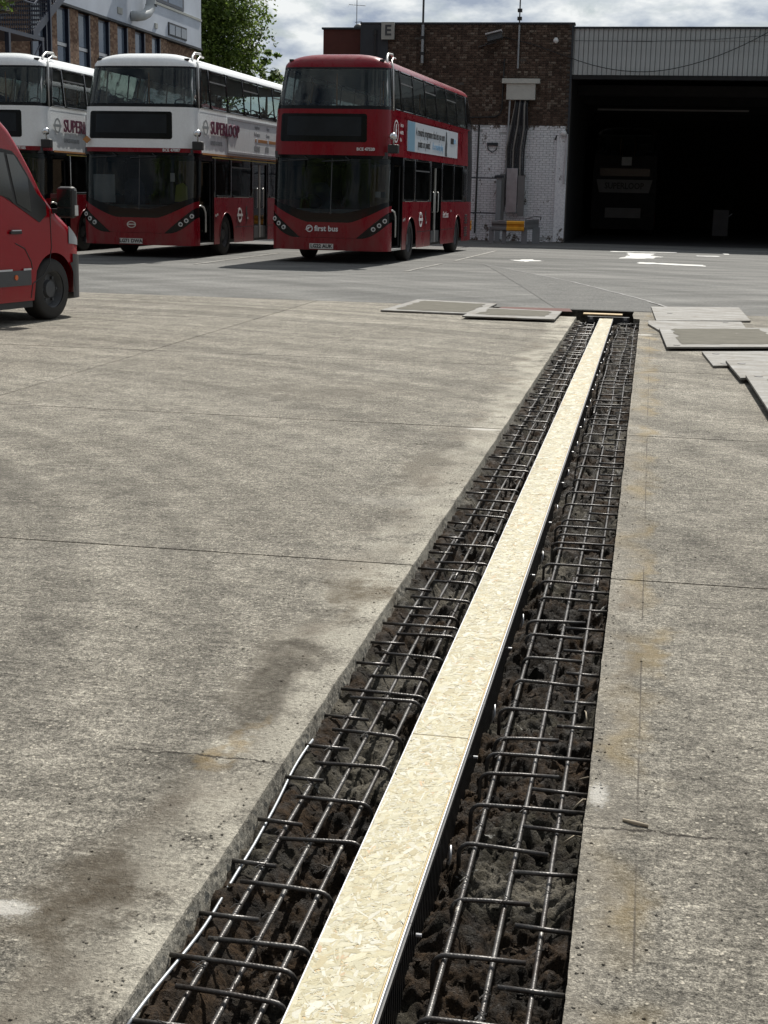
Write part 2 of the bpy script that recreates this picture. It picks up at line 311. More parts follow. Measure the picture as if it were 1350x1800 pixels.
MT = dict(
    concrete=make_concrete(), asphalt=make_asphalt(), patch=make_patch_asphalt(), soil=make_soil(),
    brick=make_brick('dark_brown_brick', [(0, (0.050, 0.034, 0.026, 1)), (0.5, (0.085, 0.058, 0.044, 1)), (0.85, (0.12, 0.085, 0.065, 1)), (1, (0.19, 0.16, 0.13, 1))]),
    brick2=make_brick('warm_brown_brick', [(0, (0.12, 0.07, 0.045, 1)), (0.5, (0.20, 0.12, 0.08, 1)), (1, (0.30, 0.21, 0.14, 1))], sx=0.3),
    pbrick=make_painted_brick(),
    mortar=simple('grey_mortar', (0.12, 0.11, 0.10), 0.95, var=0.3, vs=6),
    red=make_paint('bus_red_paint', (0.20, 0.001, 0.010, 1), dirt=0.5, dirtcol=(0.17, 0.075, 0.065, 1), coat=0.25), white=make_paint('bus_white_paint', (0.84, 0.87, 0.88, 1), coat=0.2, dirt=0.3, dirtcol=(0.35, 0.33, 0.30, 1)),
    vanred=make_paint('van_red_paint', (0.27, 0.001, 0.008, 1), 0.2, 0.05, coat=0.3),
    black=simple('black_gloss_trim', (0.006, 0.0065, 0.007), 0.15, spec=0.28, var=0.2), mblack=simple('matt_black_plastic', (0.02, 0.021, 0.022), 0.6, var=0.3),
    rubber=simple('tyre_rubber', (0.022, 0.021, 0.020), 0.8, var=0.3, bump=0.4), dgrey=simple('dark_grey_plastic', (0.055, 0.058, 0.062), 0.6, var=0.2),
    glass=make_glass('tinted_window_glass', (0.68, 0.77, 0.75, 1), 0.0, 0.09), wsglass=make_glass('windscreen_glass', (0.52, 0.56, 0.58, 1), 0.0, 0.03), dglass=make_glass('dark_window_glass', (0.16, 0.19, 0.19, 1), 0.03),
    screen=simple('blank_display_screen', (0.014, 0.018, 0.022), 0.2, spec=0.3, var=0.2), chrome=simple('polished_metal', (0.7, 0.7, 0.7), 0.15, metal=1.0, var=0.05),
    steel=simple('galvanised_steel', (0.34, 0.36, 0.38), 0.45, metal=0.5, var=0.2), rail=simple('pale_aluminium_rail', (0.52, 0.53, 0.55), 0.4, metal=0.3),
    silver=simple('silver_tube', (0.52, 0.52, 0.50), 0.35, metal=0.4), floor=simple('dark_vinyl_floor', (0.05, 0.055, 0.06), 0.6), seat=simple('navy_seat_fabric', (0.035, 0.045, 0.075), 0.9, var=0.3),
    ceil=simple('pale_ceiling_lining', (0.35, 0.37, 0.37), 0.7), letterw=simple('white_lettering', (0.7, 0.7, 0.7), 0.5, var=0.03), letterk=simple('black_lettering', (0.02, 0.02, 0.02), 0.5, var=0.03),
    letterp=simple('plum_lettering', (0.13, 0.02, 0.055), 0.5, var=0.03), letterg=simple('grey_lettering', (0.28, 0.30, 0.31), 0.5, var=0.03), letterb=simple('blue_lettering', (0.25, 0.45, 0.65), 0.5, var=0.03),
    adwhite=simple('white_poster', (0.60, 0.64, 0.68), 0.4, var=0.03), adblue=simple('pale_blue_poster', (0.22, 0.38, 0.50), 0.4, var=0.03), orange=simple('orange_line', (0.42, 0.19, 0.06), 0.5, var=0.05),
    yellow=simple('yellow_plate', (0.55, 0.42, 0.10), 0.5), lamp=simple('headlamp_lens', (0.55, 0.56, 0.55), 0.12, var=0.1), plate_w=simple('number_plate_white', (0.62, 0.62, 0.58), 0.4, var=0.03),
    rebar=make_rebar(), plate=make_plate(), pmud=make_plate_dirt(), osb=make_osb(), osb_core=simple('board_core', (0.50, 0.37, 0.20), 0.8, var=0.25, vs=30),
    chan=simple('black_drain_plastic', (0.012, 0.012, 0.013), 0.45, var=0.3), gold=simple('yellow_edge_strip', (0.42, 0.30, 0.10), 0.5), cable=simple('grey_cable_sheath', (0.24, 0.23, 0.21), 0.55),
    bcable=simple('black_cable_sheath', (0.012, 0.014, 0.018), 0.5), clad=simple('grey_profiled_cladding', (0.42, 0.45, 0.455), 0.5, var=0.14, vs=2.0), clad2=simple('pale_cladding_patch', (0.36, 0.37, 0.34), 0.6),
    dark=simple('shade_dark_interior', (0.018, 0.018, 0.019), 0.9, var=0.3), darkred=simple('dark_red_render', (0.085, 0.028, 0.022), 0.9, var=0.15), slate=simple('slate_grey_cladding', (0.030, 0.036, 0.044), 0.7, var=0.1),  # interior colour set near black, so the hall's deep shade is in it
    whitewall=simple('white_render', (0.52, 0.57, 0.64), 0.85, var=0.12, vs=0.5), navy=simple('navy_window_frame', (0.015, 0.022, 0.045), 0.4), vpane=simple('van_window_glass', (0.012, 0.018, 0.018), 0.06, spec=0.6, var=0.5, vs=2.0), pane=simple('reflecting_window_pane', (0.10, 0.13, 0.17), 0.08, var=0.25, vs=0.4),
    amber=simple('yellow_barrier_paint', (0.75, 0.36, 0.02), 0.5, var=0.25), bgrey=simple('grey_barrier_paint', (0.16, 0.16, 0.16), 0.6), post=simple('grey_post_paint', (0.20, 0.22, 0.23), 0.6),
    paintw=simple('worn_road_paint', (0.50, 0.50, 0.48), 0.8, var=0.2, vs=4), bark=simple('tree_bark', (0.06, 0.045, 0.03), 0.9, var=0.3, bump=0.6), cream=simple('cream_metal_box', (0.50, 0.51, 0.47), 0.6, var=0.1),
    paper=simple('paper_notice', (0.4, 0.42, 0.42), 0.7), hiviz=simple('yellow_vest_cloth', (0.30, 0.32, 0.05), 0.8), pocket=simple('pale_dashboard', (0.15, 0.17, 0.17), 0.5), ground=simple('bare_ground', (0.09, 0.08, 0.07), 0.95, var=0.3, vs=0.2),
    orangel=simple('amber_reflector', (0.6, 0.12, 0.02), 0.3), purple=simple('blue_sticker', (0.05, 0.06, 0.20), 0.4), wood=simple('broken_twig', (0.35, 0.30, 0.22), 0.8, var=0.2, vs=30),
)
def leafmat(name, a, b):
    g = NT(name); at = g.n('Attribute', attribute_name='Col'); X = g.sep(at.outputs['Color'])[0]
    c = g.ramp(X, [(0.0, a), (1.0, b)]); g.setc(c); g.setr(0.55, 0.4)
    tl = g.n('BsdfTranslucent'); g.l(c, tl.inputs[0]); ms = g.n('MixShader'); ms.inputs[0].default_value = 0.5
    g.l(g.b.outputs[0], ms.inputs[1]); g.l(tl.outputs[0], ms.inputs[2]); g.l(ms.outputs[0], g.out.inputs[0]); return g.m
MT['leaf'] = leafmat('dark_green_leaves', (0.03, 0.065, 0.014, 1), (0.19, 0.26, 0.05, 1))
MT['leaf2'] = leafmat('fresh_green_leaves', (0.05, 0.08, 0.015, 1), (0.16, 0.24, 0.05, 1))

# ------------------------------------------------------------------ mesh helpers
class MB:
    def __init__(s): s.v = []; s.f = []; s.c = None
    def add(s, vs, fs):
        b = len(s.v); s.v.extend(tuple(x) for x in vs); s.f.extend(tuple(i + b for i in f) for f in fs); return s
    def box(s, x0, x1, y0, y1, z0, z1):
        return s.add([(x0, y0, z0), (x1, y0, z0), (x1, y1, z0), (x0, y1, z0), (x0, y0, z1), (x1, y0, z1), (x1, y1, z1), (x0, y1, z1)],
                     [(0, 3, 2, 1), (4, 5, 6, 7), (0, 1, 5, 4), (1, 2, 6, 5), (2, 3, 7, 6), (3, 0, 4, 7)])
    def cyl(s, a, b, r, n=12, r2=None, cap=True):
        a = Vector(a); b = Vector(b); d = (b - a).normalized(); u = d.orthogonal().normalized(); w = d.cross(u); r2 = r if r2 is None else r2
        vs = [a + (u * cos(2 * pi * i / n) + w * sin(2 * pi * i / n)) * r for i in range(n)] + [b + (u * cos(2 * pi * i / n) + w * sin(2 * pi * i / n)) * r2 for i in range(n)]
        fs = [(i, (i + 1) % n, n + (i + 1) % n, n + i) for i in range(n)]
        if cap: fs += [tuple(range(n - 1, -1, -1)), tuple(range(n, 2 * n))]
        return s.add(vs, fs)
    def tube(s, pts, r, n=8):
        P = [Vector(p) for p in pts]; vs = []; fs = []; u = None
        for i, p in enumerate(P):
            t = (P[min(i + 1, len(P) - 1)] - P[max(i - 1, 0)])
            t = t.normalized() if t.length > 1e-9 else Vector((0, 1, 0))
            if u is None: u = t.orthogonal().normalized()
            else:
                u = (u - t * u.dot(t)); u = u.normalized() if u.length > 1e-6 else t.orthogonal().normalized()
            w = t.cross(u); rr = r[i] if hasattr(r, '__len__') else r
            vs += [p + (u * cos(2 * pi * k / n) + w * sin(2 * pi * k / n)) * rr for k in range(n)]
            if i: b = (i - 1) * n; fs += [(b + k, b + (k + 1) % n, b + n + (k + 1) % n, b + n + k) for k in range(n)]
        fs += [tuple(range(n - 1, -1, -1)), tuple(range(len(vs) - n, len(vs)))]
        return s.add(vs, fs)
    def prism(s, poly, z0, z1):
        n = len(poly); vs = [(x, y, z0) for x, y in poly] + [(x, y, z1) for x, y in poly]
        return s.add(vs, [tuple(range(n - 1, -1, -1)), tuple(range(n, 2 * n))] + [(i, (i + 1) % n, n + (i + 1) % n, n + i) for i in range(n)])
    def xprism(s, poly, x0, x1):   # poly in (y,z)
        n = len(poly); vs = [(x0, y, z) for y, z in poly] + [(x1, y, z) for y, z in poly]
        return s.add(vs, [tuple(range(n - 1, -1, -1)), tuple(range(n, 2 * n))] + [(i, (i + 1) % n, n + (i + 1) % n, n + i) for i in range(n)])
    def yprism(s, poly, y0, y1):   # poly in (x,z)
        n = len(poly); vs = [(x, y0, z) for x, z in poly] + [(x, y1, z) for x, z in poly]
        return s.add(vs, [tuple(range(n)), tuple(range(2 * n - 1, n - 1, -1))] + [((i + 1) % n, i, n + i, n + (i + 1) % n) for i in range(n)])
    def grid(s, P):
        r = len(P); c = len(P[0]); b = len(s.v)
        for row in P: s.v.extend(tuple(x) for x in row)
        for i in range(r - 1):
            for j in range(c - 1):
                a = b + i * c + j; s.f.append((a, a + 1, a + c + 1, a + c))
        return s
    def mesh(s, name, smooth=False, fix=True):
        me = bpy.data.meshes.new(name); me.from_pydata(s.v, [], s.f)
        if fix:
            bm = bmesh.new(); bm.from_mesh(me); bmesh.ops.recalc_face_normals(bm, faces=bm.faces); bm.to_mesh(me); bm.free()
        me.validate()
        if smooth:
            for p in me.polygons: p.use_smooth = True
        return me
def link(name, data, mat=None, parent=None, loc=None, rot=None):
    o = bpy.data.objects.new(name, data); C.objects.link(o)
    if mat is not None and data is not None and not data.materials: data.materials.append(MT[mat] if isinstance(mat, str) else mat)
    if parent is not None: o.parent = parent
    if loc is not None: o.location = loc
    if rot is not None: o.rotation_euler = rot
    return o
def obj(name, mb, mat, parent=None, smooth=False, bevel=0, solid=0, loc=None, rot=None, fix=True, auto=None):
    o = link(name, mb.mesh(name, smooth, fix), mat, parent, loc, rot)
    if solid: m = o.modifiers.new('s', 'SOLIDIFY'); m.thickness = solid; m.offset = 0
    if bevel: m = o.modifiers.new('b', 'BEVEL'); m.width = bevel; m.segments = 2; m.limit_method = 'ANGLE'; m.angle_limit = R(40)
    return o
def tag(o, label=None, cat=None, group=None, kind=None):
    if label: o['label'] = label
    if cat: o['category'] = cat
    if group: o['group'] = group
    if kind: o['kind'] = kind
    return o
def thing(name, label, cat, loc=(0, 0, 0), rz=0, group=None):
    o = bpy.data.objects.new(name, None); C.objects.link(o); o.location = loc; o.rotation_euler = (0, 0, rz); o.empty_display_size = 0.2
    return tag(o, label, cat, group)
def text(name, s, size, mat, parent, loc, rot, ext=0.002, bold=0.0, sx=1.0, align='CENTER'):
    cu = bpy.data.curves.new(name, 'FONT'); cu.body = s; cu.size = size; cu.extrude = ext; cu.offset = bold; cu.align_x = align; cu.align_y = 'CENTER'; cu.resolution_u = 2
    q = bpy.data.objects.new(name, cu); me = bpy.data.meshes.new_from_object(q); bpy.data.objects.remove(q); me.materials.clear(); me.materials.append(MT[mat])
    o = bpy.data.objects.new(name, me); C.objects.link(o); o.parent = parent; o.location = loc; o.rotation_euler = rot; o.scale = (sx, 1, 1); return o
def fb(x, y, z, s=1.0, o=4): return mn.fractal(Vector((x * s, y * s, z * s)), 0.6, 2.1, o)
# ================================================================== ground
tag(obj('ground', MB().add([(-900, -300, -.62), (900, -300, -.62), (900, 1500, -.62), (-900, 1500, -.62)], [(0, 1, 2, 3)]), 'ground'), 'bare ground running out to the horizon beyond the bus yard', kind='structure')
# asphalt with the dark trench pit left out: it starts behind the slabs
asp = MB().add([(-150, 19.31, 0), (150, 19.31, 0), (150, 140, 0), (-150, 140, 0)], [(0, 1, 2, 3)])
asp.add([(-150, 19.31, 0), (150, 19.31, 0), (150, 19.31, -.5), (-150, 19.31, -.5)], [(0, 1, 2, 3)])
tag(obj('asphalt_yard', asp, 'asphalt'), 'grey scuffed asphalt yard where the buses are parked', kind='structure')
tag(obj('asphalt_patch', MB().add([(x, y, .004) for x, y in [(-3.5, 31.2), (-2.3, 28.3), (-1.39, 25.9), (-.7, 23.8), (.02, 21.4), (.12, 19.36), (-1.2, 19.36), (-2.0, 23.6), (-2.75, 27.5)]], [tuple(range(9))]), 'patch'),
    'darker wedge of relaid asphalt behind the trench end', kind='structure')
crk = MB(); pts = [(-3.6, 31.5), (-2.3, 28.3), (-1.39, 25.9), (-.7, 23.8), (.02, 21.4), (.3, 20.2)]
P = []
for i in range(len(pts) - 1):
    for k in range(8):
        t = k / 8; P.append((pts[i][0] * (1 - t) + pts[i + 1][0] * t + random.uniform(-.02, .02), pts[i][1] * (1 - t) + pts[i + 1][1] * t))
crk.grid([[(x - .018 - random.random() * .012, y, .008) for x, y in P], [(x + .018 + random.random() * .014, y, .008) for x, y in P]])
tag(obj('asphalt_joint', crk, 'mblack'), 'dark tarred joint line crossing the asphalt diagonally', kind='structure')

yard = MB()
for x0, x1, y0, y1 in ((-60, -2.2, -6, 19.3), (-2.2, -.93, -6, 18.0), (0.0, 60, -6, 19.3)): yard.add([(x0, y0, -.016), (x1, y0, -.016), (x1, y1, -.016), (x0, y1, -.016)], [(0, 1, 2, 3)])
yd = tag(obj('concrete_yard', yard, 'mortar'), 'broom finished concrete yard cast in jointed slabs', kind='structure')
def rough_edge(x, y0, y1, amp, up=True, step=.018):
    n = max(2, int((y1 - y0) / step)); out = []
    for i in range(n + 1):
        y = y0 + (y1 - y0) * i / n
        j = amp * (fb(x, y, 0, 2.2, 2) * .5 + fb(x + 3, y, 2, 30, 3) * .14 - .8 * max(0, mn.noise(Vector((x, y * 13, 4))) - .33))
        out.append((x + j, y))
    return out if up else out[::-1]
def slab(poly, z0=-.2, tilt=0):
    mb = MB(); n = len(poly)
    zs = [0, -.006, -.018, -.032, -.048, -.066, -.09, -.12, z0]; V = []
    cx = sum(p[0] for p in poly) / n
    for k, z in enumerate(zs):
        for x, y in poly:
            d = 0 if k == 0 else (.001 if k == 1 else .0015 * fb(x * 2, y, z * 1.5, 40, 3) + .0009 * k)
            near = (-1.0 < x < .02)
            V.append((x + ((d if cx < -.5 else .004 + .002 * k) if near and k else 0), y, z + tilt))
    F = [tuple(range(n))]
    for k in range(len(zs) - 1):
        for i in range(n): j = (i + 1) % n; F.append((k * n + i, k * n + j, (k + 1) * n + j, (k + 1) * n + i))
    mb.add(V, F); return obj('slab', mb, 'concrete', yd)
g_ = .0065
rows = [-5.2, -1.64, 1.91, 5.46, 9.0, 12.53, 16.1, 19.30]
for r in range(len(rows) - 1):
    y0, y1 = rows[r] + g_, rows[r + 1] - g_
    for x0, x1 in ((-22.2, -15.3), (-15.3, -11.7), (-11.7, -8.1), (-8.1, -4.47)):
        slab([(x0 + g_, y0), (x1 - g_, y0), (x1 - g_, y1), (x0 + g_, y1)], -.06, random.uniform(-.002, .001))
    for x0, x1 in ((2.9, 6.4), (6.4, 9.9), (9.9, 13.4)):
        slab([(x0 + g_, y0), (x1 - g_, y0), (x1 - g_, y1), (x0 + g_, y1)], -.06, random.uniform(-.002, .001))
    if r < 6:
        slab([(-4.47 + g_, y0)] + rough_edge(-.86, y0, y1, .008) + [(-4.47 + g_, y1)])
        slab([(2.9 - g_, y1)] + rough_edge(-.072, y0, y1, .006, False) + [(2.9 - g_, y0)])
    else:
        slab([(-4.47 + g_, y0)] + rough_edge(-.86, y0, 18.12, .008) + [(-1.25, 18.15), (-1.28, 18.42), (-2.0, 18.46), (-2.04, y1), (-4.47 + g_, y1)])
        slab([(2.9 - g_, y1), (-.16, y1), (-.17, 18.75), (-.15, 18.15)] + rough_edge(-.072, y0, 18.1, .006, False) + [(2.9 - g_, y0)])
# ------------------------------------------------------------------ trench earth
def soil_h(x, y):
    h = -.158 + .045 * fb(x, y, .3, 1.9, 3)
    h += .036 * fb(x, y, 1.1, 5.5, 3)
    wx, wy = fb(x, y, 5, 11, 3) * .035, fb(x, y, 6, 11, 3) * .035
    for sc_, am in ((11, .042), (24, .028), (52, .016)):
        d = mn.voronoi(Vector(((x + wx) * sc_, (y + wy) * sc_, sc_ * .3)), distance_metric='DISTANCE')[0]
        h += am * (math.sqrt(max(0, .62 - d[0] * d[0])) - .45)
    h += .010 * fb(x, y, 3, 34, 4)
    # clay shovelled against the drain channel and along the banks
    k = max(0, 1 - abs(x + .345) / .085)
    h += .080 * k * max(0, .25 + 1.4 * mn.noise(Vector((0, y * 1.5, 9)))) * (1 + .5 * fb(x, y, 4, 12, 3))
    if x < -.72:
        k = min(1, max(0, 1 - (x + .835) / .115)); k = k * k * (3 - 2 * k); n_ = .022 * fb(x, y, 9, 14, 3) - .012 * max(0, mn.noise(Vector((x * 3, y * 4, 2))))
        h = h * (1 - k) + k * (-.058 + n_)
    k = max(0, 1 - abs(x + .05) / .07); h += .05 * k * (.5 + mn.noise(Vector((5, y * 2.7, 1))))
    return min(h, -.058 if x > -.80 else -.046)
ys = [1.7]
while ys[-1] < 18.2: ys.append(ys[-1] + .0021 * ys[-1])
xs = [-.96 + .0058 * i for i in range(170)]
tag(obj('trench_soil', MB().grid([[(x, y, soil_h(x, y)) for x in xs] for y in ys]), 'soil', smooth=True, fix=False), 'dark clods of wet clay and brown earth in the trench bottom', 'soil', kind='stuff')
pit = MB().box(-2.1, -.10, 18.16, 19.40, -.52, -.45); pit.add([(-2.1, 19.305, -.5), (-.1, 19.305, -.5), (-.1, 19.305, -.004), (-2.1, 19.305, -.004)], [(0, 1, 2, 3)])
tag(obj('end_pit', pit, 'soil'), 'dark pit dug across the far end of the trench', kind='structure')
# crumbs and stones lying on the earth
rk = MB()
def stone(mb, x, y, z, r, n=6):
    vs = []; q = [(1, 0, 0), (-1, 0, 0), (0, 1, 0), (0, -1, 0), (0, 0, 1), (0, 0, -1), (.6, .6, .6), (-.6, .6, .6), (.6, -.6, .6), (-.6, -.6, .6)]
    for a, b, c in q: k = r * random.uniform(.7, 1.25); vs.append((x + a * k, y + b * k * 1.1, z + c * k * .7))
    mb.add(vs, [(4, 6, 7), (4, 7, 9), (4, 9, 8), (4, 8, 6), (0, 2, 6), (2, 1, 7), (2, 7, 6), (1, 3, 9), (1, 9, 7), (3, 0, 8), (3, 8, 9), (0, 6, 8), (0, 5, 2), (2, 5, 1), (1, 5, 3), (3, 5, 0)])
for i in range(1500):
    y = 1.9 * (9.4 ** random.random()); x = random.choice((random.uniform(-.9, -.58), random.uniform(-.39, -.06)))
    stone(rk, x, y, soil_h(x, y) + .003, random.choice((.003, .004, .005, .008)) * (.8 + y / 14))
tag(obj('loose_clods', rk, 'soil', fix=False), 'small clods and stones scattered through the trench', 'soil', kind='stuff')
gv = MB()
for i in range(1500):
    y = 2.1 + 14 * random.random() ** 1.8; x = -.9 - abs(random.gauss(0, .55)) if random.random() < .6 else -.02 + abs(random.gauss(0, .3))
    if i % 3 == 0: x = random.choice((-.885 - abs(random.gauss(0, .02)), -.06 + abs(random.gauss(0, .015))))
    if -.06 < x or x < -.88: stone(gv, x, y, .001, random.choice((.0018, .0025, .004)))
tag(obj('surface_grit', gv, 'concrete', fix=False), 'fine grit lying on the concrete beside the trench', 'grit', kind='stuff')

# ------------------------------------------------------------------ reinforcing cages
def cage(xs_bars, side, label):
    t = thing('rebar_cage', label, 'rebar cage', (0, 0, 0), 0, 'reinforcing cages in the trench')
    for i, (bx, amp) in enumerate(xs_bars):
        y = 1.4 + .02 * i; seg = 0
        while y < 17.9:
            y2 = min(18.0, y + random.choice((3.4, 4.2, 4.8))); off = (.011 if seg % 2 else 0)
            P = []
            n = int((y2 - y) / .12) + 2
            for k in range(n):
                yy = y + (y2 - y) * k / (n - 1); w = max(0, (yy - 7.0) / 10)
                wob = amp * .5 * mn.noise(Vector((bx * 9, yy * .9, seg * 3))) + .045 * w * mn.noise(Vector((bx * 11, yy * .7, 5 + seg)))
                P.append((bx + off + wob, yy, -.052 + .012 * mn.noise(Vector((bx * 5, yy * .8, 2))) - (.008 if seg % 2 else 0)))
            obj('long_bar', MB().tube(P, .0062 if amp < .02 else .0032, 7), 'rebar', t, True, fix=False)
            if y2 >= 17.99: break
            y = y2 - .12; seg += 1
    y = 2.22; k = 0; s = side
    wallx, inner = (-.856, -.585) if s < 0 else (-.072, -.352)
    d = 1 if s < 0 else -1
    while y < 17.9:
        jig = random.uniform(-.018, .018); z = -.040 + random.uniform(-.006, .006); sk = random.uniform(-.02, .02)
        typ = k % 2 if random.random() > .18 else 2
        a, b = {0: (wallx, wallx + d * random.uniform(.10, .15)), 1: (inner - d * random.uniform(.18, .24), inner), 2: (wallx, inner)}[typ]
        if typ == 0:
            P = [(a, y + jig, z), ((a + b) / 2, y + jig + sk / 4, z), (b, y + jig + sk / 2, z)]
        else:
            b2 = b + d * random.uniform(-.02, .01)
            P = [(a, y + jig, z), ((a + b2) / 2, y + jig + sk / 2, z + .001)] + [(b2 - d * .028 + d * .028 * sin(q * pi / 8), y + jig + sk, z - .028 + .028 * cos(q * pi / 8)) for q in range(5)] + [(b2, y + jig + sk, -.17)]
        obj('cross_bar', MB().tube(P, .0054, 7), 'rebar', t, True, fix=False)
        # stirrup leg down at the wall
        if typ == 0 and y < 9: obj('leg_bar', MB().tube([(b - d * .001, y + jig + sk / 2, z - .009), (b, y + jig + sk / 2 + .004, -.17)], .0046, 6), 'rebar', t, True, fix=False) if False else None
        y += (.117 if y < 4.5 else min(.20, .117 + (y - 4.5) * .02)) * random.uniform(.88, 1.14); k += 1
    ties = MB()
    for q in range(150):
        yy = random.uniform(2.1, 12); bx = random.choice(xs_bars)[0]; ang = random.uniform(0, pi)
        ties.tube([(bx - .010, yy - .010, -.040), (bx, yy, -.034), (bx + .010, yy + .010, -.040), (bx + .016 * cos(ang), yy + .02 * sin(ang), -.030)], .0011, 4)
    tag(obj('tie_wire', ties, 'rebar', t, fix=False), kind='stuff')
    return t
cage([(-.785, .006), (-.708, .006), (-.630, .008)], -1, 'steel rebar cage in the trench left of the wood strip')
cage([(-.322, .008), (-.224, .006), (-.138, .006)], 1, 'steel rebar cage in the trench right of the wood strip')
# loose wavy cable along the left bank
P = [(-.838 + .014 * sin(yy * 5.1) + .012 * mn.noise(Vector((1, yy * 2.3, 0))), yy, -.046 + .008 * sin(yy * 3.3 + 1)) for yy in [2.2 + .05 * i for i in range(30)]]
tag(obj('loose_cable', MB().tube(P, .0038, 6), 'steel', smooth=True, fix=False), 'pale bent cable winding along the left bank of the trench', 'cable')
for i, (x, y, a, l, lab) in enumerate(((-.11, 3.42, .9, .08, 'pale broken root sticking out below the white splash'), (-.10, 3.62, -.3, .07, 'thin twig poking from the right trench bank'), (-.12, 3.22, .5, .06, 'short split twig by the crack in the right bank'), (-.10, 4.05, 1.7, .09, 'upright pale twig leaning on the right trench bank'))):
    P = [(x, y, -.075), (x + l * .5 * cos(a), y + l * .5 * sin(a), -.058), (x + l * cos(a) * .95, y + l * sin(a), -.07)]
    tag(obj('twig', MB().tube(P, [.003, .0025, .0015], 5), 'wood', smooth=True, fix=False), lab, 'twig', 'twigs by the right trench bank')
tag(obj('twig', MB().tube([(.018, 3.215, .004), (.045, 3.20, .006), (.078, 3.192, .004)], [.0035, .005, .004], 6), 'wood', smooth=True, fix=False), 'pale twig lying flat on the concrete right of the trench', 'twig')

# ------------------------------------------------------------------ drain channel
ch = thing('drain_channel', 'long black plastic drain channel with ribbed sides set in trench', 'drain channel', (0, 0, 0))
YS, YE = 1.65, 18.05
k = 0; y = YS
while y < YE - .05:
    y2 = min(YE, y + 1.0)
    u = MB().box(-.561, -.549, y + .001, y2 - .001, -.30, -.013).box(-.423, -.410, y + .001, y2 - .001, -.30, -.013).box(-.549, -.423, y + .001, y2 - .001, -.30, -.28)
    un = obj('channel_unit', u, 'chan', ch)
    r = MB(); q = y + .0125
    while q < y2 - .01:
        r.box(-.410, -.402, q, q + .007, -.29, -.03); r.box(-.569, -.561, q, q + .007, -.29, -.03); q += .025
    r.box(-.410, -.400, y + .001, y2 - .001, -.030, -.016); r.box(-.571, -.561, y + .001, y2 - .001, -.030, -.016)
    tag(obj('side_ribs', r, 'chan', un), kind='stuff')
    for xx, mt in ((-.5655, 'rail'), (-.4085, 'gold'), (-.4045, 'rail')):
        obj('edge_rail', MB().box(xx - .0014, xx + .0014, y + .0012, y2 - .0012, -.018, -.0012), mt, ch)
    for bx in ((-.399,)):
        b = MB().cyl((bx, y + .06, -.075), (bx + .012, y + .06, -.075), .0045, 8); obj('bolt', b, 'rail', ch)
        loop = MB().tube([(bx + .004, y + .5, -.14), (bx + .014, y + .5, -.11), (bx + .012, y + .515, -.085), (bx + .006, y + .53, -.11), (bx + .004, y + .53, -.14)], .0028, 6); obj('fixing_loop', loop, 'rail', ch, True)
    y = y2
# boards
def osb_board(y0, y1, z, label):
    t = thing('cover_board', label, 'board', (0, 0, 0), 0, 'boards covering the drain channel')
    x0, x1 = -.5635, -.4105
    obj('board_sheet', MB().box(x0, x1, y0 + .0015, y1 - .0015, z - .011, z - .0012), 'osb_core', t)
    V = []; F = []; cols = []
    n = int((y1 - y0) * (4200 if y0 < 3 else 2600 if y0 < 5 else 1300 if y0 < 9 else 420)); big = .85 if y0 < 3 else 1.0 if y0 < 5 else 1.25 if y0 < 9 else 1.9
    pal = [(a * .70, b * .70, c * .71) for a, b, c in [(.56, .52, .35), (.60, .56, .40), (.53, .48, .30), (.63, .60, .46), (.47, .41, .24), (.57, .52, .34), (.66, .64, .52), (.50, .43, .25), (.59, .55, .38), (.55, .51, .34)]]
    for i in range(n):
        cx = random.uniform(x0 - .01, x1 + .01); cy = random.uniform(y0, y1); a = random.gauss(pi * .36, .8)
        l = random.uniform(.008, .034) * big; w = random.choice((.0012, .002, .003, .005, .008)) * random.uniform(.8, 1.3) * big; zz = z - .0011 + i / n * .0010
        c = random.choice(pal); v = random.uniform(.90, 1.10)
        if random.random() < .012: c = (.42, .30, .18)
        b = len(V)
        for u_, w_ in ((-l, -w * .3), (-l * .75, -w), (l * .6, -w * random.uniform(.7, 1)), (l, w * random.uniform(-.3, .4)), (l * .7, w), (-l * .6, w * random.uniform(.7, 1))):
            px = cx + u_ * cos(a) - w_ * sin(a); py = cy + u_ * sin(a) + w_ * cos(a)
            V.append((min(max(px, x0), x1), min(max(py, y0 + .0015), y1 - .0015), zz)); cols += [c[0] * v, c[1] * v, c[2] * v, 1]
        F.append(tuple(range(b, b + 6)))
    me = bpy.data.meshes.new('wood_strands'); me.from_pydata(V, [], F)
    at = me.color_attributes.new('Col', 'FLOAT_COLOR', 'POINT'); at.data.foreach_set('color', cols)
    o = link('wood_strands', me, 'osb', t); tag(o, kind='stuff')
osb_board(1.66, 3.655, 0.0, 'pressed strand board nearest the camera covering the drain channel')
osb_board(3.655, 6.10, 0.0005, 'second strand board of the strip, where the rebar is widest apart')
osb_board(6.10, 10.2, 0.0, 'third strand board of the strip, halfway along the trench')
osb_board(10.2, 14.2, 0.0006, 'fourth strand board of the strip, well along the trench')
osb_board(14.2, 18.02, 0.0, 'farthest strand board of the strip, reaching the end bracket')
br = thing('end_bracket', 'black steel bracket with square sockets across the end of the channel', 'bracket', (0, 0, 0))
obj('cross_plate', MB().box(-.72, -.20, 18.06, 18.10, -.09, .018), 'mblack', br)
for xx in (-.67, -.25): obj('square_socket', MB().box(xx - .035, xx + .035, 18.0, 18.055, -.05, .022), 'dgrey', br); obj('socket_face', MB().box(xx - .018, xx + .018, 17.992, 18.0, -.015, .015), 'steel', br)
tag(obj('board_offcut', MB().box(-.80, -.30, 18.62, 18.80, -.012, .006), 'osb_core', bevel=.003), 'short pale board offcut bridging the dark pit', 'board')
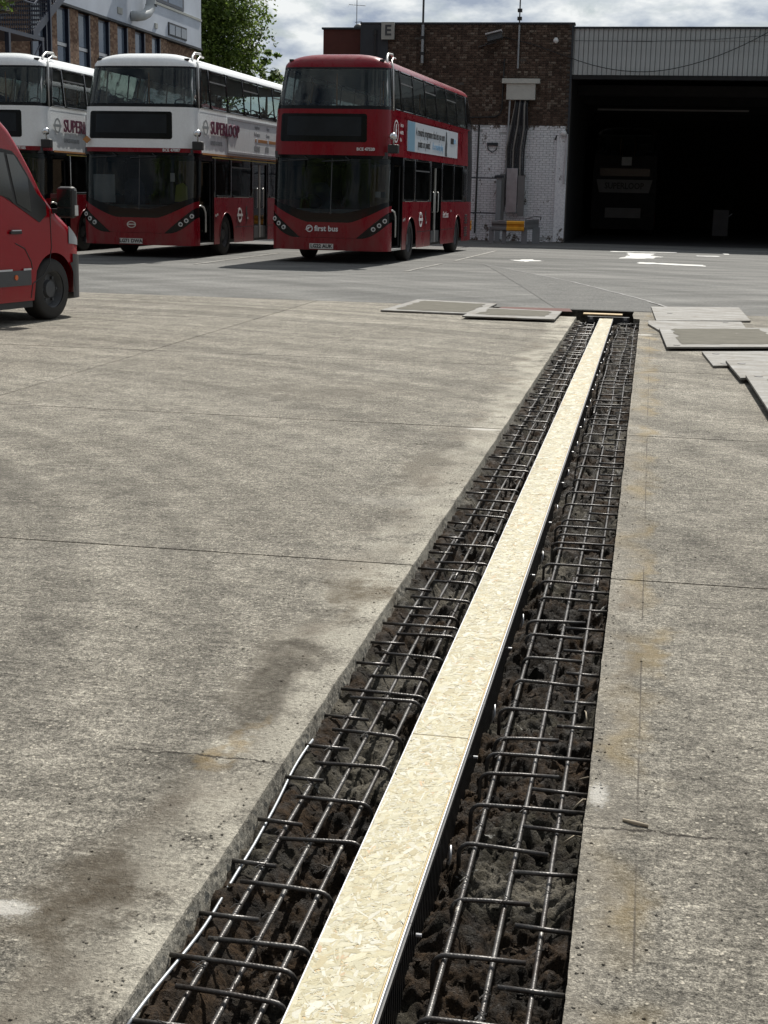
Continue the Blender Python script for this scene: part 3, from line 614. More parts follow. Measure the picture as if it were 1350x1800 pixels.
tag(obj('rusty_sheet', MB().add([(-1.95, 18.72, .004), (-.95, 18.80, .004), (-1.0, 19.10, .02), (-1.9, 19.2, .006), (-1.95, 18.72, .012), (-.95, 18.80, .012), (-1.0, 19.10, .028), (-1.9, 19.2, .014)], [(0, 1, 2, 3), (4, 5, 6, 7), (0, 1, 5, 4), (1, 2, 6, 5), (2, 3, 7, 6), (3, 0, 4, 7)]), 'darkred'), 'thin rusty sheet lying between the plates and the pit', 'metal sheet')

# ------------------------------------------------------------------ road plates
def plate(poly, z, th, label, mud=None, holes=()):
    t = thing('road_plate', label, 'steel plate', (poly[0][0], poly[0][1], z), 0, 'steel road plates left on the concrete')
    ox, oy = poly[0]
    L_ = [(x - ox, y - oy) for x, y in poly]
    obj('steel_sheet', MB().prism(L_, 0, th), 'plate', t, bevel=.003)
    if mud:
        q = []
        n = len(mud)
        for i in range(n):
            a, b = mud[i], mud[(i + 1) % n]
            for k in range(12): u = k / 12; q.append((a[0] * (1 - u) + b[0] * u - ox + random.gauss(0, .018), a[1] * (1 - u) + b[1] * u - oy + random.gauss(0, .018)))
        obj('mud_film', MB().add([(x, y, th + .003) for x, y in q], [tuple(range(len(q)))]), 'pmud', t)
    for hx, hy in holes:
        obj('lifting_hole', MB().cyl((hx - ox, hy - oy, th + .001), (hx - ox, hy - oy, th + .004), .035, 12), 'mblack', t)
plate([(-3.30, 17.78), (-2.08, 17.72), (-2.02, 19.62), (-3.16, 19.86)], .003, .022, 'leftmost grey steel plate with muddy middle and pale rim', [(-3.15, 17.95), (-2.2, 17.9), (-2.15, 19.4), (-3.05, 19.6)])
plate([(-2.18, 17.14), (-1.07, 17.14), (-1.06, 18.40), (-2.14, 18.6)], .024, .018, 'tan steel plate resting on the leftmost plate, next to trench end', [(-2.05, 17.45), (-1.2, 17.45), (-1.2, 18.3), (-2.0, 18.4)])
plate([(.125, 17.72), (1.275, 18.20), (1.26, 20.45), (.06, 20.05)], .003, .022, 'clean pale steel plate farthest from camera, right of trench end', None, ((.3, 18.9),))
plate([(.03, 17.20), (.03, 17.66), (1.15, 17.98), (1.15, 16.6), (.16, 16.35)], .003, .022, 'steel plate mostly hidden beneath the mud covered plate', None, ((.95, 17.75),))
plate([(.22, 14.33), (1.50, 14.85), (1.40, 17.05), (.155, 16.46)], .024, .018, 'mud covered steel plate with pale rim, on top of another', [(.36, 14.65), (1.42, 15.1), (1.28, 16.8), (.30, 16.42)], ((.32, 14.52),))
plate([(.615, 12.98), (1.9, 13.6), (1.85, 14.75), (.555, 14.19)], .003, .022, 'pale steel plate with two slots nearer than the muddy one', None, ((.68, 14.0), (.72, 13.15)))
plate([(.79, 11.95), (2.1, 12.55), (2.0, 14.0), (.735, 13.25)], .026, .022, 'pale steel plate overlapping its neighbour at the right border', None, ((.86, 13.0), (.93, 12.1)))
plate([(.865, 9.78), (2.1, 10.3), (2.0, 12.5), (.832, 11.98)], .049, .020, 'nearest steel plate, cut by the right border, dark mud in its middle', [(1.0, 10.2), (2.0, 10.7), (1.9, 12.1), (.98, 11.7)], ((.93, 11.9),))

# ------------------------------------------------------------------ worn paint on the yard
def worn(name, poly, label, j=.03, z=.008, mat='paintw'):
    q = []; n = len(poly)
    for i in range(n):
        a, b = poly[i], poly[(i + 1) % n]; d = math.hypot(a[0] - b[0], a[1] - b[1]); m = max(2, int(d / .12))
        for k in range(m): u = k / m; q.append((a[0] * (1 - u) + b[0] * u + random.gauss(0, j), a[1] * (1 - u) + b[1] * u + random.gauss(0, j * 2)))
    tag(obj(name, MB().add([(x, y, z) for x, y in q], [tuple(range(len(q)))]), mat), label, kind='structure')
worn('painted_mark', [(-3.22, 33.9), (-2.8, 33.2), (-2.42, 33.9), (-2.8, 34.6)], 'small white diamond painted in front of the guard rail')
worn('painted_line', [(-1.1, 41.2), (.75, 41.9), (.75, 42.35), (-1.1, 41.75)], 'white line painted across the depot doorway', .015)
worn('painted_block', [(-.80, 36.6), (-.1, 36.9), (.12, 37.6), (.35, 38.6), (.05, 39.0), (.1, 40.7), (-.62, 40.8), (-.55, 38.8)], 'patchy white block painted before the depot doorway', .05)
worn('painted_line', [(-.25, 34.0), (1.25, 33.5), (1.25, 34.3), (-.25, 34.9)], 'bright white bar painted nearest to the camera', .03)
worn('painted_line', [(1.25, 39.7), (1.85, 39.7), (1.85, 40.2), (1.25, 40.2)], 'short white dash painted at the right of the doorway', .02)
worn('painted_line', [(2.05, 41.5), (2.2, 41.5), (2.2, 42.2), (2.05, 42.2)], 'tiny white dash painted farthest right', .01)
worn('bay_line', [(-4.66, 27.4), (-4.58, 27.4), (-4.42, 31.0), (-4.50, 31.0)], 'worn bay line beside the red bus, nearer part', .012, mat='plate')
worn('bay_line', [(-4.40, 32.6), (-4.32, 32.6), (-4.1, 39.5), (-4.2, 39.5)], 'worn bay line beside the red bus, farther part', .012, mat='plate')
worn('bay_line', [(-9.0, 27.7), (-8.9, 27.7), (-8.8, 34), (-8.9, 34)], 'worn bay line between the red and the white bus', .012, mat='plate')
# ================================================================== buses
CN, NE = 0.5, 4.5
def lerp(a, b, t): return a + (b - a) * max(0, min(1, t))
def BW(z): return 1.275 if z < 2.2 else (lerp(1.275, 1.235, (z - 2.2)) if z < 3.2 else lerp(1.235, 1.15, (z - 3.2) / .85))
def BYF(z): return 0.02 * max(0, (0.9 - z)) if z < 1.0 else (lerp(0, .09, (z - 1) / 1.2) if z < 2.2 else (lerp(.06, .12, (z - 2.2)) if z < 3.2 else lerp(.12, .38, (z - 3.2) / .85)))
def BL(z): return 9.95 if z < 3 else 9.95 - .42 * ((z - 3) / 1.05) ** 2
def tq(q): return math.asin(min(1, q) ** (NE / 2)) / (pi / 2)
T93 = tq(.93)
def m_of_x(x, w=1.27):
    q = abs(x) / w; s = 1 if x >= 0 else -1
    return s * (.8 * q / .93 if q <= .93 else .8 + .2 * (tq(q) - T93) / (1 - T93))
def m_of_y(y): return 1 + (y - CN)
def BP(m, z, off=0.0):
    s = 1 if m >= 0 else -1; a = abs(m); w = BW(z); yf = BYF(z)
    def pt(a):
        if a <= .8: q = .93 * a / .8; return w * q, yf + CN * (1 - (1 - q ** NE) ** (1 / NE))
        if a <= 1:
            th = (T93 + (1 - T93) * (a - .8) / .2) * pi / 2
            return w * sin(th) ** (2 / NE), yf + CN * (1 - max(0, cos(th)) ** (2 / NE))
        return w, min(CN + (a - 1) + yf * max(0, 1 - (a - 1) / .6), BL(z))
    x, y = pt(a)
    if off:
        x2, y2 = pt(a + 1e-3); x1, y1 = pt(max(0, a - 1e-3)); dx, dy = x2 - x1, y2 - y1; l = math.hypot(dx, dy)
        if l < 1e-9: nx, ny = 1, 0
        else: nx, ny = dy / l, -dx / l
        x += nx * off; y += ny * off
    return (s * x, y, z)
def msteps(a, b, h=.05):
    out = []; n = max(1, int(math.ceil(abs(b - a) / h)))
    for i in range(n + 1): out.append(a + (b - a) * i / n)
    return out
def bpatch(mb, ma, mb_, z0, z1, off=0.0, nz=4, h=.05):
    f0 = z0 if callable(z0) else (lambda m: z0); f1 = z1 if callable(z1) else (lambda m: z1)
    ms = msteps(ma, mb_, h)
    return mb.grid([[BP(m, f0(m) + (f1(m) - f0(m)) * k / nz, off) for m in ms] for k in range(nz + 1)])
def xof(m): return abs(BP(m, 1.0)[0])
def crease(m): x = xof(m); return .525 if x < .7 else .525 + .34 * ((x - .7) / .57) ** 2.0 if abs(m) <= 1 else .865
def blackcurve(m): x = xof(m); return .85 if x < .45 else .85 + .36 * ((x - .45) / .82) ** 1.3
def glassbot(m): x = xof(m); return 1.04 if x < .3 else 1.04 + .26 * ((x - .3) / .97) ** 1.3
def lamptop(m): x = xof(m); return .545 + (x - .64) / .63 * .53
def arch(yc, r=.53, zc=.44, base=.27):
    def f(m):
        y = CN + abs(m) - 1; d = abs(y - yc); return base if d >= r else max(base, zc + math.sqrt(r * r - d * d))
    return f
def band_panes(root, sgn, z0, z1, y0, y1, panes, framemat, glassmat, fname, hoppers=(), skip=()):
    fr = MB(); cur = y0; e = .045
    for a, b in list(panes) + [(y1, None)]:
        if a > cur + 1e-4: bpatch(fr, sgn * m_of_y(cur), sgn * m_of_y(a), z0, z1, 0, 4, .2)
        if b is None: break
        bpatch(fr, sgn * m_of_y(a), sgn * m_of_y(b), z0, z0 + e, 0, 1, .2); bpatch(fr, sgn * m_of_y(a), sgn * m_of_y(b), z1 - e, z1, 0, 1, .2)
        cur = b
    o = obj(fname, fr, framemat, root, True); m = o.modifiers.new('s', 'SOLIDIFY'); m.thickness = .02; m.offset = 0
    for i, (a, b) in enumerate(panes):
        g = MB(); bpatch(g, sgn * m_of_y(a), sgn * m_of_y(b), z0 + e, z1 - e, -.004, 4, .2)
        w = obj('window', g, glassmat, root, True)
        if i in hoppers:
            h = MB(); zz = z1 - .25; bpatch(h, sgn * m_of_y(a + .02), sgn * m_of_y(b - .02), zz - .016, zz + .016, .006, 1, .3)
            obj('window_bar', h, 'dgrey', w)
    return o
_cache = {}
def shared(key, fn):
    if key not in _cache: _cache[key] = fn()
    return _cache[key]
def wheel(root, x, y, sgn, r=.47, wid=.28, nut=10):
    def ty():
        prof = [(-.5, .60), (-.5, .88), (-.42, .97), (-.3, 1.0), (.3, 1.0), (.42, .97), (.5, .88), (.5, .60)]; n = 32
        return MB().grid([[(a * wid, r * q * cos(2 * pi * k / n), r * q * sin(2 * pi * k / n)) for a, q in prof] for k in range(n + 1)]).mesh('tyre', True)
    t = link('wheel', shared(('tyre', r, wid), ty), 'rubber', root, (x, y, r), (0, 0, 0))
    def rm():
        prof = [(.44, .62), (.40, .58), (.15, .50), (.18, .30), (.34, .26), (.36, .10), (.36, 0)]; n = 24
        mb = MB().grid([[(a * wid, r * q * cos(2 * pi * k / n), r * q * sin(2 * pi * k / n)) for a, q in prof] for k in range(n + 1)])
        for k in range(nut): a = 2 * pi * k / nut; mb.cyl((.15 * wid, r * .4 * cos(a), r * .4 * sin(a)), (.28 * wid, r * .4 * cos(a), r * .4 * sin(a)), .018, 6)
        return mb.mesh('rim', False)
    rr = link('rim', shared(('rim', r, wid), rm), 'steel' if nut == 99 else 'dgrey', t); rr.scale = (sgn, 1, 1)
    return t
def seatmesh():
    mb = MB()
    for dx in (-.22, .22):
        mb.box(dx - .20, dx + .20, -.20, .22, .38, .46); mb.yprism([(dx - .20, .44), (dx + .20, .44), (dx + .20, .92), (dx + .12, 1.02), (dx - .12, 1.02), (dx - .20, .92)], .20, .28)
        mb.tube([(dx - .13, .24, 1.0), (dx - .10, .24, 1.08), (dx, .24, 1.11), (dx + .10, .24, 1.08), (dx + .13, .24, 1.0)], .014, 6)
    mb.box(-.3, .3, -.1, .15, 0, .38); return mb.mesh('seat')

FR = (R(90), 0, 0); SR = (R(90), 0, R(90))
def roundel(root, name, x, y, z, r, mat, side=True, tilt=None):
    mb = MB(); n = 28
    def ring(ra, rb, h0, h1):
        mb.grid([[(h, q * cos(2 * pi * k / n), q * sin(2 * pi * k / n)) for h, q in ((h0, ra), (h1, ra), (h1, rb), (h0, rb))] for k in range(n + 1)])
    ring(r * .72, r, 0, .006); mb.box(0, .007, -r * 1.25, r * 1.25, -r * .17, r * .17)
    return obj(name, mb, mat, root, loc=(x, y, z), rot=None if side else (0, 0, R(-90)))
def build_bus(name, label, loc, deg, livery, plate, fleet, nearside=True, rear=False):
    rz = -R(deg)
    t = thing(name, label, 'double decker bus', loc, rz, 'double decker buses in the depot')
    mid = 'white' if livery == 'white' else 'red'
    # -- front
    obj('front_bumper', bpatch(MB(), -1.0, .99, lambda m: .27, crease, .018, 5, .03), 'red', t, True)
    hood = MB(); bpatch(hood, -1.0, .99, lambda m: (crease(m) + .004) if xof(m) < .63 else max(lamptop(m), crease(m)) + .004, lambda m: max(blackcurve(m), lamptop(m) + .002 if xof(m) > .63 else 0), .004, 4, .025)
    obj('front_panel', hood, 'red', t, True)
    for s in (-1, 1):
        lp = MB(); a = m_of_x(.63); bpatch(lp, s * a, s * .985, lambda m: crease(m) + .003, lambda m: max(lamptop(m), crease(m) + .004), .012, 3, .02)
        L_ = obj('headlamp', lp, 'black', t, True)
        for x, z in ((1.19, .900), (1.09, .805), (.975, .725)):
            p = BP(m_of_x(x), z, .012); mb = MB(); c = Vector((s * p[0], p[1], z)); d = Vector((s * .35, -1, 0)).normalized()
            mb.cyl(c - d * .01, c + d * .018, .052, 16, .045); obj('lamp_lens', mb, 'lamp', L_)
            obj('lamp_core', MB().cyl(c + d * .016, c + d * .0195, .026, 10), 'mblack', L_)
    fr = MB()   # black windscreen surround
    bpatch(fr, -1.0, .985, blackcurve, lambda m: glassbot(m) , .002, 2, .03)
    for s in (-1, 1): bpatch(fr, s * .93, s * 1.0, glassbot, lambda m: 2.18, .002, 6, .02)
    bpatch(fr, -1.0, 1.0, 2.16, 2.235, .002, 1, .04)
    obj('windscreen_surround', fr, 'black', t, True)
    ws = MB(); bpatch(ws, -.935, .935, glassbot, lambda m: 2.165, -.002, 6, .03); w = obj('windscreen', ws, 'wsglass', t, True)
    sm = MB(); bpatch(sm, m_of_x(.045), m_of_x(.065), lambda m: 1.02, lambda m: 2.16, .006, 3, .01); obj('centre_seal', sm, 'dgrey', w)
    for x in (-.55, .35):
        p = BP(m_of_x(x), 2.16, .03); q = BP(m_of_x(x - .45), 2.13, .03); obj('wiper', MB().tube([(x, p[1], 2.20), (x + .1, p[1] - .01, 2.13), (x - .5, q[1], 2.10)], .012, 5), 'mblack', t)
    # -- deck band with display
    bd = MB(); bpatch(bd, -1.0, 1.0, 2.23, 3.165, .012, 6, .03); obj('front_deck_panel', bd, mid, t, True)
    if livery == 'white':
        st = MB(); bpatch(st, -1.0, 1.0, 2.225, 2.315, .016, 1, .03); obj('red_stripe', st, 'red', t, True)
    dx = -.14
    def rr(m0, m1, z0, z1, off, mat, nm, par, rad=.05):
        x0, x1 = m0, m1; pts = []
        for cx, cz, a0 in ((x1 - rad, z0 + rad, -90), (x1 - rad, z1 - rad, 0), (x0 + rad, z1 - rad, 90), (x0 + rad, z0 + rad, 180)):
            for k in range(5): a = R(a0 + k * 22.5); pts.append((cx + rad * cos(a), cz + rad * sin(a)))
        # fan strips along x
        xs_ = sorted(set([round(p[0], 4) for p in pts] + [x0 + (x1 - x0) * k / 14 for k in range(15)]))
        def zlim(x):
            if x < x0 + rad: d = x0 + rad - x
            elif x > x1 - rad: d = x - (x1 - rad)
            else: d = 0
            h = rad - math.sqrt(max(0, rad * rad - d * d)); return z0 + h, z1 - h
        g = []
        for k in range(4):
            g.append([BP(m_of_x(x), zlim(x)[0] + (zlim(x)[1] - zlim(x)[0]) * k / 3, off) for x in xs_])
        o = obj(nm, MB().grid(g), mat, par, True); return o
    d0 = rr(-1.10, .80, 2.50, 3.07, .016, 'black', 'destination_display', t)
    rr(-.95, .68, 2.62, 3.01, .020, 'screen', 'display_screen', d0, .02)
    # -- upper front window
    uf = MB(); bpatch(uf, -1.0, 1.0, 3.165, 3.235, .004, 1, .03); bpatch(uf, -1.0, 1.0, 3.985, 4.03, .004, 1, .03)
    for s in (-1, 1): bpatch(uf, s * .945, s * 1.12, 3.235, 3.985, .004, 6, .02)
    obj('upper_window_surround', uf, 'black', t, True)
    obj('upper_window', bpatch(MB(), -.95, .95, 3.23, 3.99, 0, 6, .03), 'glass', t, True)
    # -- roof
    loop = [-m for m in msteps(m_of_y(9.95), 1.02, .3)] + msteps(-1.0, 1.0, .04) + msteps(1.02, m_of_y(9.95), .3)
    rings = []
    for k in range(9):
        ph = k / 8 * pi / 2; ix = .80 * (1 - cos(ph)); iy = .55 * (1 - cos(ph)); z = 4.02 + .29 * sin(ph); row = []
        for m in loop:
            x, y, _ = BP(m, 4.03, .008); f = x / 1.15; cyy = (y - 4.8) / 4.6
            row.append((x - ix * f, y - iy * (1 if cyy > 0 else -1) * min(1, abs(cyy) ** 6) , z))
        rings.append(row)
    rb = MB().grid(rings); n = len(loop); b = len(rb.v) - n; rb.f.append(tuple(range(b, b + n)))
    obj('roof', rb, mid, t, True)
    for x in (-.98, .98): obj('marker_lamp', MB().box(x - .045, x + .045, .50, .60, 4.14, 4.19), 'mblack', t)
    # -- sides
    for s in (-1, 1):
        key = (s, livery); near = s == 1
        up = [(.62, 1.35), (1.42, 2.62), (2.68, 3.9), (3.96, 5.2), (5.26, 6.5), (6.56, 7.8), (7.86, 9.1)]
        band_panes(t, s, 3.17, 4.03, .56, 9.95, up, 'black', 'glass', 'upper_pillars', (1, 3, 5))
        mp_ = MB(); bpatch(mp_, s * 1.0, s * m_of_y(9.3 if near else 9.95), 2.235, 3.175, .012, 5, .3); obj('side_deck_panel', mp_, mid, t, True)
        obj('gutter', bpatch(MB(), s * 1.02, s * m_of_y(9.5), 3.155, 3.185, .022, 1, .3), 'silver' if livery == 'white' else 'red', t, True)
        if near: obj('rear_corner', bpatch(MB(), m_of_y(9.3), m_of_y(9.95), 1.3, 3.175, .006, 6, .1), 'black', t, True)
        if near:
            segs = [(1.42, 4.48), (5.72, 9.95)]
        else: segs = [(.5, 9.95)]
        for a, b_ in segs:
            f = lambda m: max(arch(2.35)(m), arch(8.05)(m))
            lo = MB(); bpatch(lo, s * m_of_y(a), s * m_of_y(b_), f, lambda m: 1.30, .010, 5, .03); obj('lower_side_panel', lo, 'red', t, True)
            if near:
                obj('panel_seam', bpatch(MB(), m_of_y(max(a, 2.95)), m_of_y(min(b_, 7.4) if a > 5 else b_), .62, .635, .014, 1, .3), 'mblack', t)
        for yc in (2.35, 8.05):
            for q in ((s * .0,),):
                pts = [(s * 1.286, yc + .53 * cos(a), .44 + .53 * sin(a)) for a in [pi * k / 18 for k in range(19)]]
                obj('arch_trim', MB().tube(pts, .011, 6), 'red', t, True)
            wheel(t, s * 1.10, yc, s)
            obj('wheel_well', MB().xprism([(yc - .54, .27)] + [(yc + .54 * cos(a), .44 + .54 * sin(a)) for a in [pi - pi * k / 10 for k in range(11)]] + [(yc + .54, .27)], s * .70, s * .72), 'mblack', t)
        lw = [(1.52, 2.60), (2.72, 4.30)] + ([(5.85, 7.3), (7.4, 8.6)] if near else [(4.4, 5.7), (5.8, 7.3), (7.4, 8.6)])
        if near:
            band_panes(t, s, 1.30, 2.235, 1.42, 4.48, lw[:2], 'black', 'dglass', 'lower_pillars', (1,))
            band_panes(t, s, 1.30, 2.235, 5.72, 9.3, lw[2:], 'black', 'dglass', 'lower_pillars', ())
        else: band_panes(t, s, 1.30, 2.235, .5, 9.95, lw, 'black', 'dglass', 'lower_pillars', ())
    # front doorway (nearside): black surround, folded leaves, rails
    X = 1.275
    fd = MB(); bpatch(fd, .985, m_of_y(.42), .27, 2.235, .0, 6, .03); bpatch(fd, m_of_y(1.34), m_of_y(1.42), .27, 2.235, .0, 4, .1); bpatch(fd, m_of_y(.42), m_of_y(1.34), 2.08, 2.235, 0, 1, .2)
    D = obj('door_frame', fd, 'black', t, True)
    obj('entrance_step', MB().box(1.0, 1.285, .44, 1.36, .275, .315), 'silver', t)
    for yy in (.47, 1.30):
        lf = obj('door_leaf', MB().box(.80, 1.22, yy - .015, yy + .015, .36, 2.06), 'dglass', t); obj('leaf_edge', MB().box(1.22, 1.24, yy - .02, yy + .02, .36, 2.06), 'mblack', lf)
    obj('grab_rail', MB().tube([(1.20, .50, 1.10), (1.24, .62, 1.12), (1.25, .80, 1.08), (1.25, .90, .98), (1.25, .92, .85), (1.25, .92, .55)], .020, 8), 'silver', t, True)
    obj('notice', MB().box(1.16, 1.17, .52, .70, 1.32, 1.58), 'paper', t)
    # exit doors
    ef = MB(); bpatch(ef, m_of_y(4.48), m_of_y(4.56), .27, 2.235, .006, 2, .1); bpatch(ef, m_of_y(5.64), m_of_y(5.72), .27, 2.235, .006, 2, .1); bpatch(ef, m_of_y(4.56), m_of_y(5.64), 2.10, 2.235, .006, 1, .2)
    obj('exit_door_frame', ef, 'black', t, True)
    for a, b_ in ((4.57, 5.09), (5.11, 5.63)):
        dl = obj('exit_door', MB().box(1.225, 1.250, a, b_, .34, 2.09), 'dglass', t)
        obj('door_seal', MB().box(1.250, 1.268, b_ - .03 if a < 5 else a, b_ if a < 5 else a + .03, .34, 2.09), 'silver', dl)
        obj('door_foot', MB().box(1.250, 1.262, a, b_, .34, .62), 'dgrey', dl)
        yy = (a + b_) / 2; obj('door_handle', MB().tube([(1.262, yy, 1.05), (1.285, yy, 1.08), (1.285, yy, 1.5), (1.262, yy, 1.53)], .014, 6), 'silver', dl, True)
    # fuel flap, small badges
    for yy, zz in ((1.50, .88), (1.62, .90), (3.95, .80), (7.0, 1.05)): obj('side_marker', MB().box(1.284, 1.297, yy, yy + .06, zz, zz + .05), 'lamp', t)
    roundel(t, 'roundel', 1.288, 3.35, .90, .17, 'letterw')
    obj('charge_symbol', MB().xprism([(3.86, 1.10), (3.95, 1.10), (3.92, .95), (3.99, .95), (3.86, .68), (3.90, .88), (3.83, .88)], 1.287, 1.290), 'mblack', t)
    for k in range(4):
        for j in range(2): obj('vent_slot', MB().box(1.283, 1.294, 8.98 + .02 * j, 9.40, .40 + k * .065 + .33 * j, .44 + k * .065 + .33 * j), 'mblack', t)
    # branch deflector bars at nearside top corner
    bx = 1.10
    obj('deflector_bar', MB().tube([(bx + .06, .30, 3.14), (bx + .06, .33, 3.25), (bx + .02, .42, 3.65), (bx - .02, .58, 4.05), (bx - .06, .72, 4.24), (bx - .10, .98, 4.34), (bx - .10, 1.35, 4.36), (bx - .10, 1.42, 4.30)], .026, 8), 'silver', t, True)
    obj('deflector_bar', MB().tube([(bx + .15, .52, 3.16), (bx + .13, .56, 3.6), (bx + .09, .66, 4.02), (bx + .02, .82, 4.18), (bx - .02, 1.1, 4.27), (bx - .04, 1.4, 4.28)], .018, 8), 'silver', t, True)
    # mirrors
    for s in (1,):
        mm = MB(); x = s * 1.37; mm.box(x - .11, x + .11, .00, .16, 2.28, 2.46)
        o = obj('mirror', mm, 'mblack', t, bevel=.02)
        obj('mirror_arm', MB().tube([(s * 1.25, .25, 2.62), (s * 1.33, .12, 2.66), (s * 1.37, .06, 2.56), (s * 1.37, .08, 2.44)], .017, 6), 'silver', o, True)
        dm = MB(); n = 12
        dm.grid([[(s * 1.36 + .085 * cos(2 * pi * k / n) * sin(a), .06 + .085 * sin(2 * pi * k / n) * sin(a), 2.62 + .085 * cos(a)) for k in range(n + 1)] for a in [pi * j / 8 for j in range(7)]])
        obj('mirror_dome', dm, 'chrome', o, True)
    # number plate, lettering
    pl = obj('number_plate', MB().box(-.39, .13, -.035, -.022, .295, .405), 'plate_w', t)
    text('plate_lettering', plate, .105, 'letterk', pl, (-.13, -.0375, .35), FR, .001, .004, 1.0)
    tx = text('fleet_number', fleet, .085, 'letterw', t, (.78, BYF(2.35) - .002 + .0, 2.355 if livery == 'red' else 2.27), FR, .02, .002)
    if livery == 'red':
        mb = MB(); n = 20
        mb.grid([[(-.40 + q * cos(2 * pi * k / n), -.018, .715 + q * sin(2 * pi * k / n)) for q in (.055, .075)] for k in range(n + 1)])
        mb.yprism([(-.50, .69), (-.42, .69), (-.39, .735), (-.33, .735), (-.33, .75), (-.41, .75)], -.018, -.012)
        lg = obj('maker_emblem', mb, 'letterw', t)
        text('front_lettering', 'first bus', .16, 'letterw', t, (-.03, -.014, .715), FR, .004, .004)
    else:
        mb = MB(); n = 24
        mb.grid([[(-.12 + q * cos(2 * pi * k / n), -.014, .70 + q * .7 * sin(2 * pi * k / n)) for q in (.08, .105)] for k in range(n + 1)]); mb.box(-.21, -.03, -.016, -.012, .69, .715)
        obj('maker_emblem', mb, 'silver', t)
        obj('warning_diamond', MB().yprism([(-1.14, 2.39), (-1.05, 2.47), (-1.14, 2.55), (-1.23, 2.47)], .06, .09), 'orange', t)
    obj('blue_sticker', MB().box(1.20, 1.225, -.0 + .20, .24, .62, .90), 'purple', t)
    # interior
    obj('lower_floor', MB().box(-1.2, .95, .35, 9.8, .30, .36), 'floor', t); obj('upper_floor', MB().box(-1.22, 1.22, .16, 9.8, 2.17, 2.30), 'floor', t)
    obj('upper_front_panel', MB().box(-1.18, 1.18, .50, .53, 2.35, 3.15), 'dgrey', t)
    obj('upper_ceiling', MB().box(-1.05, 1.05, .7, 9.4, 3.985, 4.0), 'ceil', t)
    obj('engine_bulkhead', MB().box(-1.2, 1.2, 8.7, 8.75, .3, 2.17), 'dark', t)
    obj('dashboard', MB().xprism([(.16, .86), (.18, 1.06), (.52, 1.12), (.62, .9)], -1.12, 1.0), 'ceil', t)
    cab = obj('cab_partition', MB().box(.02, 1.0, 1.35, 1.39, .36, 2.1), 'dark', t)
    obj('driver_seat', seat_driver(), 'seat', t, bevel=.02)
    sw = MB().tube([(-.55 + .22 * cos(2 * pi * k / 20), .60 + .10 * sin(2 * pi * k / 20), 1.22 + .19 * sin(2 * pi * k / 20)) for k in range(21)], .014, 6); obj('steering_wheel', sw, 'mblack', t, True)
    obj('cab_blind', MB().box(-1.12, -.62, .34, .36, 1.15, 1.75), 'paper', t, bevel=.01) if livery == 'white' else None
    obj('hanging_vest', MB().yprism([(.72, 1.2), (1.02, 1.2), (1.0, 1.52), (.9, 1.6), (.76, 1.55)], .40, .46), 'hiviz', t) if livery == 'white' else obj('side_notice', MB().box(.96, 1.08, .22, .225, 1.38, 1.50), 'paper', t)
    obj('white_notice', MB().box(.70, .80, .20, .205, 1.62, 1.80), 'letterw', t) if livery == 'white' else None
    sm_ = shared('seat', seatmesh)
    for k in range(10):
        for x in (-.74, .74):
            if k == 0 and x > 0 and False: continue
            link('seat', sm_, 'seat', t, (x, 1.15 + .82 * k, 2.30))
    for k in range(4): obj('grab_pole', MB().cyl((.28 * (1 if k % 2 else -1), 1.6 + 2 * k, 2.3), (.28 * (1 if k % 2 else -1), 1.6 + 2 * k, 3.99), .017, 8), 'orange', t)
    # underside and rear
    obj('underframe', MB().box(-1.1, 1.1, .25, 9.7, .26, .34), 'mblack', t)
    rw = MB().grid([[(BW(z) * q, BL(z) + .005, z) for q in (-1, -.5, 0, .5, 1)] for z in (.27, .9, 1.3, 2.2, 3.17)]); obj('rear_panel', rw, 'dark' if rear else 'red', t, True)
    obj('rear_window', MB().grid([[(BW(z) * q, BL(z) + .006, z) for q in (-1, -.5, 0, .5, 1)] for z in (3.17, 3.4, 3.7, 4.03)]), 'glass', t, True)
    return t
def seat_driver():
    return MB().box(-.80, -.30, .95, 1.35, .55, .90).yprism([(-.80, .9), (-.30, .9), (-.32, 1.55), (-.42, 1.68), (-.68, 1.68), (-.78, 1.55)], 1.28, 1.36)

red = build_bus('double_decker_bus', 'all red double decker bus with a blue and white side poster', (-6.72, 29.9, 0), 3.0, 'red', 'LG22 AUK', 'BCE 47520')
# red bus side poster and emblem
ad = obj('side_poster', MB().box(1.272, 1.283, 1.78, 7.70, 2.39, 3.03), 'adwhite', red)
obj('poster_frame', MB().box(1.270, 1.281, 1.60, 8.42, 3.06, 3.10).box(1.270, 1.281, 1.60, 8.42, 2.30, 2.34).box(1.270, 1.281, 8.38, 8.42, 2.34, 3.06), 'red', ad)
obj('blue_end', MB().box(1.283, 1.286, 1.80, 2.52, 2.395, 3.025), 'adblue', ad)
text('poster_lettering', 'A rewards programme that lets you earn', .25, 'letterk', ad, (4.25 * 0 + 1.286, 4.30, 2.83), SR, .001, .004, .80)
text('poster_lettering', 'points on points!', .25, 'letterk', ad, (1.286, 3.55, 2.58), SR, .001, .004, .80)
text('poster_lettering', "It's a rewarding thing", .23, 'letterb', ad, (1.286, 5.15, 2.58), SR, .001, .003, .66)
obj('poster_figure', MB().xprism([(6.05, 2.40), (6.02, 2.62), (6.08, 2.72), (6.10, 2.90), (6.15, 3.0), (6.22, 2.96), (6.24, 2.80), (6.30, 2.70), (6.28, 2.5), (6.32, 2.40)], 1.285, 1.287), 'slate', ad)
lo = obj('poster_logo', MB().box(1.284, 1.287, 6.75, 7.15, 2.72, 2.86), 'letterk', ad); obj('poster_logo_end', MB().box(1.284, 1.287, 7.15, 7.42, 2.74, 2.84), 'letterb', ad)
n = 30
